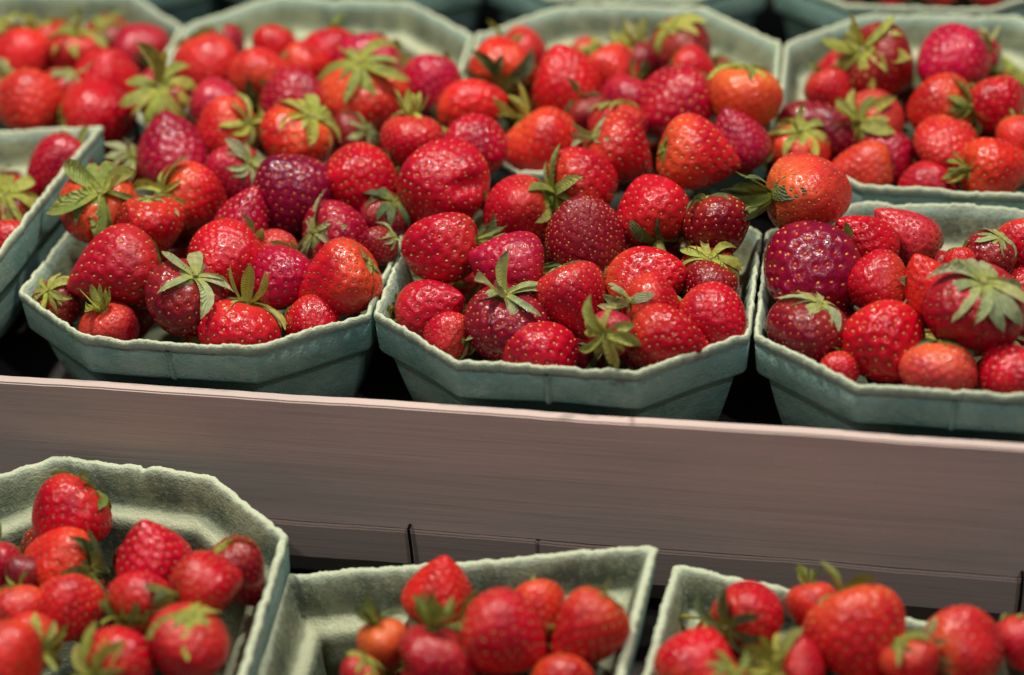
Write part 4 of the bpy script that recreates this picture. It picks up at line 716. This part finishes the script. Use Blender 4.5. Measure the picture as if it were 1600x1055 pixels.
UNDER = [
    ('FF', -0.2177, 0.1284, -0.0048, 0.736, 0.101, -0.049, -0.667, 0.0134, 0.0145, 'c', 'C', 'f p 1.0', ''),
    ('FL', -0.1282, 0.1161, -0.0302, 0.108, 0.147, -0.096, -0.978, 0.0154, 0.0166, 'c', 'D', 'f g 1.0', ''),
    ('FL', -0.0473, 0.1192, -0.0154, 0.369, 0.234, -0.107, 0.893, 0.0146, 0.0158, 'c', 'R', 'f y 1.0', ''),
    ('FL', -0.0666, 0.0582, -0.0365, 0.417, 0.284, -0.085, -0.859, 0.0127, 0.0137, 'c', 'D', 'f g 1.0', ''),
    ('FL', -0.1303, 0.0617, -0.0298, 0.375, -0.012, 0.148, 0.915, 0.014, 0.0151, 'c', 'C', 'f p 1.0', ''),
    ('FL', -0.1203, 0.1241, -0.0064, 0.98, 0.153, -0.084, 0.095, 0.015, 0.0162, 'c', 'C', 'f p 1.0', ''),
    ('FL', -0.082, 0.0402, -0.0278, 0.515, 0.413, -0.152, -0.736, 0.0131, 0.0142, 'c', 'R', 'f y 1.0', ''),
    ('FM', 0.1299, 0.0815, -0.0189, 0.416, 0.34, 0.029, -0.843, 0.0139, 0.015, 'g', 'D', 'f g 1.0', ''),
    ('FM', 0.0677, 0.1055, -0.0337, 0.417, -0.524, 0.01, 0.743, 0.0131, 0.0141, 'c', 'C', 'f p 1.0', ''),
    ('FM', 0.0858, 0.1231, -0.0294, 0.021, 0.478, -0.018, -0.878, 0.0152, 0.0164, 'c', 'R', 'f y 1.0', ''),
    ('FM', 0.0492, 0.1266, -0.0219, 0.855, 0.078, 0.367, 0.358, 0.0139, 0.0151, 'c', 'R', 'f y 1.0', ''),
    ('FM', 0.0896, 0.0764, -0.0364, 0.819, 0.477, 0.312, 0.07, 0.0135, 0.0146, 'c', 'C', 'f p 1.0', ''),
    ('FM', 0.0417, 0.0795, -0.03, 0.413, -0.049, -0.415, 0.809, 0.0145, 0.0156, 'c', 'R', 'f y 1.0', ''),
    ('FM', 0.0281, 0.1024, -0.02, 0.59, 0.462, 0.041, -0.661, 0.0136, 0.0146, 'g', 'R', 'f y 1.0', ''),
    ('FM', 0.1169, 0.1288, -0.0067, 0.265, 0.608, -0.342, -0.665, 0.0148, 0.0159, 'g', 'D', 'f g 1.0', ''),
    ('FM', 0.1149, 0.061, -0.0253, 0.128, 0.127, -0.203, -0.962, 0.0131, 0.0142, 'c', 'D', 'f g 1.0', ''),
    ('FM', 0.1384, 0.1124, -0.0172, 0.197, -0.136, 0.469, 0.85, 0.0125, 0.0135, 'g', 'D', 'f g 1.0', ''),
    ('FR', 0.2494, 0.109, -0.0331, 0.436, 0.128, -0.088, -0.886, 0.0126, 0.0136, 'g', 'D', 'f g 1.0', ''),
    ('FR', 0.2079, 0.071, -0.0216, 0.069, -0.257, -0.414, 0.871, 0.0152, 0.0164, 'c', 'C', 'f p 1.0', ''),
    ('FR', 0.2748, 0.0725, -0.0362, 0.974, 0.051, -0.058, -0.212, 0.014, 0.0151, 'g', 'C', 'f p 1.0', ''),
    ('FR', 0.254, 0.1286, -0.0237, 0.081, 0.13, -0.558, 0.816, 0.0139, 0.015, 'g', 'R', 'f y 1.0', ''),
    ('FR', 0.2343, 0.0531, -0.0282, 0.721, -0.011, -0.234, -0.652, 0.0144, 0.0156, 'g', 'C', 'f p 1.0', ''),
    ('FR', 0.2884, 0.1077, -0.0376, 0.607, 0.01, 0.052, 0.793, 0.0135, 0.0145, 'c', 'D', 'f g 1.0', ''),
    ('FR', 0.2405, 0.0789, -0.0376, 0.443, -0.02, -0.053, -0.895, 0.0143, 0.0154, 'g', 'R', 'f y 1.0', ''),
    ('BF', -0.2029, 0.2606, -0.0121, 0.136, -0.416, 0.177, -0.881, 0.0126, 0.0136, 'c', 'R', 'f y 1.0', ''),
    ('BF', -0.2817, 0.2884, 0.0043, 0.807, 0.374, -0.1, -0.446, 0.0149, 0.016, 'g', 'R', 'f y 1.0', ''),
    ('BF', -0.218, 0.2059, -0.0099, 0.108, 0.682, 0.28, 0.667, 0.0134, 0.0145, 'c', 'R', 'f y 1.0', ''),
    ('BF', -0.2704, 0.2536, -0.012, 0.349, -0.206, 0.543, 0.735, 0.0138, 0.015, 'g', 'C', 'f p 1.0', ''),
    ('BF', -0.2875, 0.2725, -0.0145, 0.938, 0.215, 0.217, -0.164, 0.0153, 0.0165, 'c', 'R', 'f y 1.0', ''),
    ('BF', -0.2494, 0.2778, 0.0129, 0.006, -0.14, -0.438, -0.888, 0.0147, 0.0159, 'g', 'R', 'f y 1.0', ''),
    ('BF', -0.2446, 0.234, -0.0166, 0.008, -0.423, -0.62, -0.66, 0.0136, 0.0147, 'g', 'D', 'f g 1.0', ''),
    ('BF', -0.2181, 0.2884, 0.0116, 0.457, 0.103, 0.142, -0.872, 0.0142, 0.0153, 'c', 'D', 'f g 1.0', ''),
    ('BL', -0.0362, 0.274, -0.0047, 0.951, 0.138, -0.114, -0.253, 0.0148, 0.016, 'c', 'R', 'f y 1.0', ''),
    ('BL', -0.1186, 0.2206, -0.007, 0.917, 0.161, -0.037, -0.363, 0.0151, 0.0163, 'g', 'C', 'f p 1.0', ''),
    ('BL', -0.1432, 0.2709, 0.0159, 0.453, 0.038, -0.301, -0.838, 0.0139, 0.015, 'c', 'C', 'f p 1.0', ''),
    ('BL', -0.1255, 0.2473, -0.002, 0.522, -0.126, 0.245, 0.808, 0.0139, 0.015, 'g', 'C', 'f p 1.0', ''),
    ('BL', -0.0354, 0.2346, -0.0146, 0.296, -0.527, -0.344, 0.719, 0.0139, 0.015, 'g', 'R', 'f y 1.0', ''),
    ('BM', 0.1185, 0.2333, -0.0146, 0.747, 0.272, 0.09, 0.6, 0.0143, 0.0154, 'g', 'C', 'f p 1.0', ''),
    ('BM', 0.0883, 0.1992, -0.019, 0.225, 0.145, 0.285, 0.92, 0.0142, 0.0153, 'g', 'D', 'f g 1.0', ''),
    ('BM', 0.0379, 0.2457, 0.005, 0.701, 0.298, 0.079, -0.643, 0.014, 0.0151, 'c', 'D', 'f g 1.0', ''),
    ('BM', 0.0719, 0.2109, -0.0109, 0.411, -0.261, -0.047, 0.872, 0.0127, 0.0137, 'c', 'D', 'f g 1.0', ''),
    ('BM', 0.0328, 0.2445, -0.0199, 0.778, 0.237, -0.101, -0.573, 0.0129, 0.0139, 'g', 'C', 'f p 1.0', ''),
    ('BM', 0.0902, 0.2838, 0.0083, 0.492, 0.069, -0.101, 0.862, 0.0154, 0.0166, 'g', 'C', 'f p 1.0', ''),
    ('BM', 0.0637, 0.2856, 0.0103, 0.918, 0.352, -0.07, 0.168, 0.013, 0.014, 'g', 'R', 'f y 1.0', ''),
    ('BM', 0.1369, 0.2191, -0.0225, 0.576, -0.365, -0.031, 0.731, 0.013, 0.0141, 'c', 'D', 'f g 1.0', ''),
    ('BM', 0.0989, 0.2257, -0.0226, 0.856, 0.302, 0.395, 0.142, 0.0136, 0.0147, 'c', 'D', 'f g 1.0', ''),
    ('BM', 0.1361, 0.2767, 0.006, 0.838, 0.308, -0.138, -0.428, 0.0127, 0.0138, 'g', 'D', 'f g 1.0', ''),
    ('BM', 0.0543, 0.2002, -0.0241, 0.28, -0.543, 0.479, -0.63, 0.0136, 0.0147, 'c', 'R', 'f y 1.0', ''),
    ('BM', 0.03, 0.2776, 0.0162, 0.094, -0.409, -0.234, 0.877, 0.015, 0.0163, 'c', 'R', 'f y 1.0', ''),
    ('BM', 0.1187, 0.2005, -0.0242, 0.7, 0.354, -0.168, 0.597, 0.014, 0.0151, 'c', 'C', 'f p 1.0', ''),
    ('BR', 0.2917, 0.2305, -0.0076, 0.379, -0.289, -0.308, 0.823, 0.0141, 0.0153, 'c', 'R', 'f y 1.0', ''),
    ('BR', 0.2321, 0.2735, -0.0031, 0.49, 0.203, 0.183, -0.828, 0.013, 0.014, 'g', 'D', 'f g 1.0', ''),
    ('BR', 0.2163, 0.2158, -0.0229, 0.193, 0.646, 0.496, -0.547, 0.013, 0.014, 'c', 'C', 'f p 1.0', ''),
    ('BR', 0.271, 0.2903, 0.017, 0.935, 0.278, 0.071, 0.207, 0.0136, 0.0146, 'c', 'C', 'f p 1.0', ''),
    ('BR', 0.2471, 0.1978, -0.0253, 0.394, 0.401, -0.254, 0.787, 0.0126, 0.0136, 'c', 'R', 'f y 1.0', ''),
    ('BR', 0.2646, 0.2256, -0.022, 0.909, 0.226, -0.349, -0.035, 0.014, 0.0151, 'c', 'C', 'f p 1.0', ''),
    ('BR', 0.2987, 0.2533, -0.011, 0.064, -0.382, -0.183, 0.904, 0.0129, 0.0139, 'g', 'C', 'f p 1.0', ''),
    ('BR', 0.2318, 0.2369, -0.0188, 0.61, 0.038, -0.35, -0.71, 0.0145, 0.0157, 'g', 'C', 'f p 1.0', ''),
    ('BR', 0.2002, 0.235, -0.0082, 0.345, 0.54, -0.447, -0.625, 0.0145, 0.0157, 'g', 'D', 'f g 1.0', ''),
    ('BR', 0.2885, 0.2853, -0.0027, 0.616, -0.159, 0.219, -0.74, 0.0148, 0.016, 'g', 'R', 'f y 1.0', ''),
    ('BR', 0.2769, 0.2482, -0.0105, 0.724, -0.073, -0.097, -0.679, 0.0126, 0.0136, 'g', 'C', 'f p 1.0', ''),
    ('BR', 0.1974, 0.2701, 0.012, 0.233, 0.495, 0.124, 0.828, 0.0139, 0.015, 'c', 'R', 'f y 1.0', ''),
    ('LL', -0.0715, -0.0643, -0.0932, 0.417, -0.095, -0.215, -0.878, 0.0136, 0.0147, 'c', 'R', 'f y 1.0', ''),
    ('LL', -0.0877, -0.0596, -0.0778, 0.211, -0.537, 0.541, -0.612, 0.013, 0.0141, 'g', 'R', 'f y 1.0', ''),
    ('LL', -0.1015, -0.0779, -0.0927, 0.925, 0.228, -0.05, -0.301, 0.0146, 0.0157, 'c', 'D', 'f g 1.0', ''),
    ('LL', -0.1324, -0.0517, -0.0783, 0.349, 0.546, 0.348, -0.678, 0.0126, 0.0136, 'c', 'D', 'f g 1.0', ''),
    ('LM', 0.0298, -0.0958, -0.0876, 0.773, 0.588, -0.146, 0.187, 0.013, 0.014, 'g', 'D', 'f g 1.0', ''),
    ('LM', 0.0635, -0.0966, -0.0786, 0.193, -0.071, 0.132, -0.97, 0.0126, 0.0136, 'g', 'R', 'f y 1.0', ''),
    ('LM', 0.1075, -0.0842, -0.0767, 0.894, 0.33, -0.124, 0.275, 0.0131, 0.0141, 'c', 'R', 'f y 1.0', ''),
    ('LM', 0.0481, -0.0822, -0.081, 0.698, 0.475, -0.173, 0.507, 0.0134, 0.0145, 'c', 'C', 'f p 1.0', ''),
    ('LR', 0.1674, -0.0671, -0.0858, 0.78, -0.061, -0.494, -0.378, 0.0127, 0.0137, 'g', 'R', 'f y 1.0', ''),
]
FILL = [
    ('LM', 0.0753, -0.1546, -0.1004, 0.335, 0.576, -0.365, -0.65, 0.0168, 0.0188, 'g', 'R', 'f p .95', ''),
    ('LM', 0.0381, -0.1599, -0.1048, 0.458, 0.018, 0.057, -0.887, 0.0167, 0.0187, 'c', 'C', 'f g .95', ''),
    ('LM', 0.07, -0.1175, -0.0981, 0.211, 0.138, -0.359, -0.899, 0.0149, 0.0167, 'g', 'R', 'f p .95', ''),
    ('LM', 0.0956, -0.1325, -0.0963, 0.566, 0.303, 0.045, 0.765, 0.0157, 0.0176, 'c', 'C', 'f p .95', ''),
    ('LM', 0.021, -0.1303, -0.1043, 0.371, 0.013, 0.268, -0.889, 0.0171, 0.0192, 'g', 'R', 'f p .95', ''),
    ('LM', 0.0403, -0.1383, -0.0843, 0.499, 0.14, 0.383, 0.764, 0.0151, 0.0169, 'g', 'O', 'f g .95', ''),
    ('LM', 0.0719, -0.1368, -0.0788, 0.634, 0.026, -0.392, 0.666, 0.0159, 0.0178, 'g', 'R', 'f g .95', ''),
    ('LM', 0.0171, -0.1524, -0.0848, 0.174, -0.476, -0.013, -0.862, 0.0148, 0.0166, 'c', 'C', 'f g .95', ''),
    ('LM', 0.0947, -0.1549, -0.075, 0.091, 0.357, 0.618, -0.694, 0.0169, 0.0189, 'g', 'O', 'f y .95', ''),
    ('LM', 0.0543, -0.172, -0.0807, 0.124, -0.529, -0.436, -0.718, 0.0165, 0.0184, 'c', 'RC', 'f g .95', ''),
    ('LR', 0.2808, -0.1363, -0.1108, 0.594, -0.366, -0.239, -0.675, 0.016, 0.018, 'c', 'C', 'f p .95', ''),
    ('LR', 0.1978, -0.1359, -0.105, 0.205, 0.226, -0.11, 0.946, 0.0156, 0.0174, 'c', 'RC', 'f g .95', ''),
    ('LR', 0.228, -0.1598, -0.1071, 0.142, 0.689, -0.479, -0.524, 0.0174, 0.0195, 'g', 'R', 'f p .95', ''),
    ('LR', 0.2634, -0.0922, -0.1091, 0.469, -0.354, 0.113, 0.801, 0.0162, 0.0181, 'g', 'O', 'f g .95', ''),
    ('LR', 0.2271, -0.1008, -0.1066, 0.19, 0.648, 0.381, 0.632, 0.0169, 0.0189, 'g', 'O', 'f p .95', ''),
    ('LR', 0.2616, -0.1577, -0.1091, 0.2, 0.142, 0.672, -0.699, 0.0164, 0.0184, 'c', 'C', 'f p .95', ''),
    ('LR', 0.183, -0.0991, -0.1034, 0.075, 0.406, -0.47, -0.78, 0.0152, 0.0171, 'g', 'R', 'f p .95', ''),
    ('LR', 0.248, -0.1255, -0.1071, 0.433, -0.355, 0.305, 0.771, 0.0167, 0.0187, 'c', 'RC', 'f y .95', ''),
    ('LR', 0.1712, -0.1392, -0.1019, 0.62, 0.262, -0.491, -0.553, 0.0149, 0.0167, 'c', 'RC', 'f g .95', ''),
    ('LR', 0.1881, -0.1637, -0.0983, 0.095, 0.692, 0.344, -0.627, 0.0147, 0.0165, 'g', 'O', 'f g .95', ''),
    ('LR', 0.2241, -0.1326, -0.0934, 0.13, 0.243, 0.339, -0.9, 0.0153, 0.0172, 'c', 'C', 'f g .95', ''),
    ('LR', 0.2056, -0.1106, -0.0912, 0.485, 0.294, 0.268, 0.779, 0.0156, 0.0175, 'c', 'RC', 'f y .95', ''),
    ('LR', 0.2831, -0.1093, -0.0951, 0.013, -0.533, -0.088, -0.842, 0.0163, 0.0182, 'c', 'C', 'f g .95', ''),
    ('LR', 0.1856, -0.1294, -0.0822, 0.31, 0.141, -0.229, -0.912, 0.0146, 0.0164, 'g', 'R', 'f g .95', ''),
    ('LR', 0.2819, -0.1546, -0.0874, 0.22, -0.203, 0.624, -0.722, 0.0165, 0.0185, 'c', 'C', 'f g .95', ''),
    ('LR', 0.2089, -0.1698, -0.0822, 0.193, 0.665, -0.304, 0.654, 0.0152, 0.0171, 'c', 'C', 'f p .95', ''),
    ('LR', 0.2531, -0.1419, -0.084, 0.367, -0.194, -0.239, 0.878, 0.0168, 0.0188, 'c', 'RC', 'f g .95', ''),
    ('LR', 0.2415, -0.1124, -0.081, 0.343, -0.443, -0.513, -0.65, 0.0167, 0.0187, 'g', 'O', 'f g .95', ''),
    ('LR', 0.2429, -0.1698, -0.0811, 0.217, -0.294, -0.264, -0.892, 0.0147, 0.0164, 'g', 'R', 'f y .95', ''),
    ('LR', 0.1706, -0.1606, -0.076, 0.123, 0.52, -0.431, 0.727, 0.0158, 0.0177, 'c', 'RC', 'f g .95', ''),
    ('LR', 0.2136, -0.1451, -0.0729, 0.204, -0.599, 0.278, -0.722, 0.015, 0.0168, 'g', 'R', 'f g .95', ''),
    ('FF', -0.274, 0.0308, -0.0127, 0.419, -0.029, -0.092, 0.903, 0.0162, 0.0182, 'g', 'O', 'f y .95', ''),
    ('FF', -0.2444, 0.0398, -0.0122, 0.547, -0.108, 0.238, -0.795, 0.0151, 0.0169, 'c', 'RC', 'f g .95', ''),
    ('FF', -0.241, 0.0681, -0.0121, 0.315, 0.279, 0.222, 0.879, 0.0147, 0.0165, 'g', 'R', 'f g .95', ''),
    ('FF', -0.3097, 0.1108, -0.013, 0.3, 0.592, -0.364, -0.653, 0.0155, 0.0174, 'g', 'O', 'f y .95', ''),
    ('FF', -0.2559, 0.1154, -0.0123, 0.164, 0.51, 0.316, 0.783, 0.0174, 0.0195, 'c', 'C', 'f y .95', ''),
    ('FF', -0.2718, 0.0797, -0.0124, 0.607, 0.005, 0.105, -0.788, 0.0154, 0.0173, 'c', 'C', 'f p .95', ''),
    ('FF', -0.312, 0.0572, -0.0129, 0.477, -0.264, 0.228, 0.806, 0.0155, 0.0174, 'g', 'R', 'f p .95', ''),
    ('FF', -0.2156, 0.0566, -0.01, 0.185, -0.273, 0.629, -0.704, 0.0156, 0.0174, 'c', 'C', 'f y .95', ''),
    ('FF', -0.2308, 0.0932, -0.0099, 0.377, -0.037, 0.211, -0.901, 0.0163, 0.0183, 'g', 'O', 'f y .95', ''),
    ('FF', -0.2979, 0.0844, -0.009, 0.425, -0.149, 0.117, -0.885, 0.0151, 0.0169, 'c', 'C', 'f p .95', ''),
    ('FF', -0.2844, 0.1239, -0.0058, 0.031, -0.48, 0.378, -0.791, 0.0153, 0.0172, 'g', 'R', 'f p .95', ''),
    ('FF', -0.2829, 0.0581, -0.0014, 0.226, 0.429, 0.108, 0.868, 0.0151, 0.0169, 'g', 'R', 'f g .95', ''),
    ('FF', -0.2983, 0.0319, 0.0029, 0.491, 0.36, -0.517, -0.602, 0.0153, 0.0171, 'g', 'R', 'f p .95', ''),
    ('FF', -0.2529, 0.088, 0.0052, 0.332, -0.103, -0.61, -0.712, 0.0151, 0.0169, 'c', 'C', 'f y .95', ''),
    ('FF', -0.2225, 0.0341, 0.0065, 0.49, 0.331, -0.435, -0.679, 0.0155, 0.0173, 'c', 'C', 'f p .95', ''),
    ('FF', -0.3174, 0.0755, 0.0063, 0.144, -0.356, -0.503, 0.774, 0.0153, 0.0172, 'g', 'O', 'f y .95', ''),
    ('FF', -0.2549, 0.0576, 0.0091, 0.113, -0.363, 0.438, -0.815, 0.016, 0.0179, 'g', 'O', 'f g .95', ''),
    ('FF', -0.3062, 0.1276, 0.009, 0.46, 0.259, 0.358, 0.77, 0.015, 0.0168, 'c', 'C', 'f p .95', ''),
    ('FF', -0.2786, 0.093, 0.0128, 0.12, 0.47, -0.135, -0.864, 0.0155, 0.0173, 'c', 'C', 'f g .95', ''),
    ('FF', -0.2504, 0.1321, 0.0137, 0.088, -0.26, 0.406, -0.872, 0.0169, 0.019, 'g', 'R', 'f p .95', ''),
    ('FF', -0.2555, 0.0243, 0.0138, 0.066, 0.454, -0.451, -0.766, 0.0164, 0.0184, 'c', 'C', 'f y .95', ''),
    ('FF', -0.2144, 0.0747, 0.0144, 0.19, -0.079, 0.021, -0.978, 0.0157, 0.0176, 'g', 'R', 'f y .95', ''),
    ('FF', -0.3211, 0.0468, 0.0145, 0.166, 0.1, -0.485, 0.853, 0.0148, 0.0166, 'g', 'R', 'f y .95', ''),
    ('FF', -0.2359, 0.1047, 0.0184, 0.1, 0.677, 0.281, -0.672, 0.0163, 0.0183, 'g', 'O', 'f p .95', ''),
    ('FF', -0.3227, 0.1081, 0.0182, 0.324, 0.573, -0.048, -0.751, 0.0158, 0.0178, 'c', 'C', 'f y .95', ''),
    ('FR', 0.3065, 0.0635, -0.0179, 0.146, 0.622, 0.133, -0.758, 0.0154, 0.0172, 'c', 'C', 'f p .95', ''),
    ('FR', 0.3088, 0.1028, -0.0129, 0.145, 0.603, -0.154, -0.769, 0.0153, 0.0171, 'g', 'R', 'f g .95', ''),
    ('T3', 0.2152, 0.4708, -0.003, 0.406, -0.248, -0.076, 0.876, 0.016, 0.0179, 'g', 'R', 'f y .95', ''),
    ('T3', 0.2526, 0.473, -0.0006, 0.305, 0.173, 0.22, -0.91, 0.0156, 0.0175, 'c', 'RC', 'f g .95', ''),
    ('T3', 0.2869, 0.4626, 0.0028, 0.095, -0.616, -0.286, 0.728, 0.0147, 0.0165, 'g', 'R', 'f y .95', ''),
    ('T3', 0.206, 0.4469, 0.006, 0.421, -0.156, 0.409, 0.794, 0.0147, 0.0164, 'g', 'R', 'f g .95', ''),
    ('T3', 0.2515, 0.446, 0.009, 0.163, -0.496, -0.254, 0.814, 0.0171, 0.0192, 'g', 'R', 'f p .95', ''),
    ('T3', 0.2911, 0.4379, 0.0106, 0.588, -0.365, 0.088, -0.716, 0.015, 0.0168, 'g', 'R', 'f y .95', ''),
    ('T3', 0.228, 0.4308, 0.0138, 0.071, 0.676, -0.12, 0.723, 0.015, 0.0168, 'c', 'RC', 'f g .95', ''),
    ('T3', 0.1863, 0.4299, 0.0152, 0.525, -0.059, -0.088, 0.845, 0.0151, 0.0169, 'c', 'C', 'f g .95', ''),
    ('T3', 0.2691, 0.4232, 0.017, 0.169, -0.03, 0.292, 0.941, 0.0155, 0.0174, 'g', 'R', 'f y .95', ''),
    ('T3', 0.2361, 0.4698, 0.0213, 0.279, 0.51, -0.189, -0.792, 0.0165, 0.0185, 'c', 'RC', 'f p .95', ''),
    ('T3', 0.1915, 0.4639, 0.0222, 0.274, -0.002, 0.55, 0.789, 0.0156, 0.0175, 'g', 'O', 'f p .95', ''),
    ('LL', -0.0882, -0.1412, -0.0921, 0.341, -0.202, -0.133, 0.908, 0.0148, 0.0166, 'c', 'RC', 'f g .95', ''),
    ('LL', -0.1211, -0.1474, -0.0922, 0.327, -0.368, 0.498, 0.714, 0.0148, 0.0166, 'c', 'RC', 'f y .95', ''),
    ('LL', -0.065, -0.1503, -0.0858, 0.379, 0.492, 0.111, -0.775, 0.0147, 0.0164, 'g', 'O', 'f y .95', ''),
]
for b in BERRIES: strawberry(*b)
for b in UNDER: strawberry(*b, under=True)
for b in FILL:
    o = strawberry(*b)
    tag(o, 'strawberry heaped in the rest of the ' + WHERE[b[0]], 'strawberry', 'strawberries filling the rest of the ' + WHERE[b[0]])
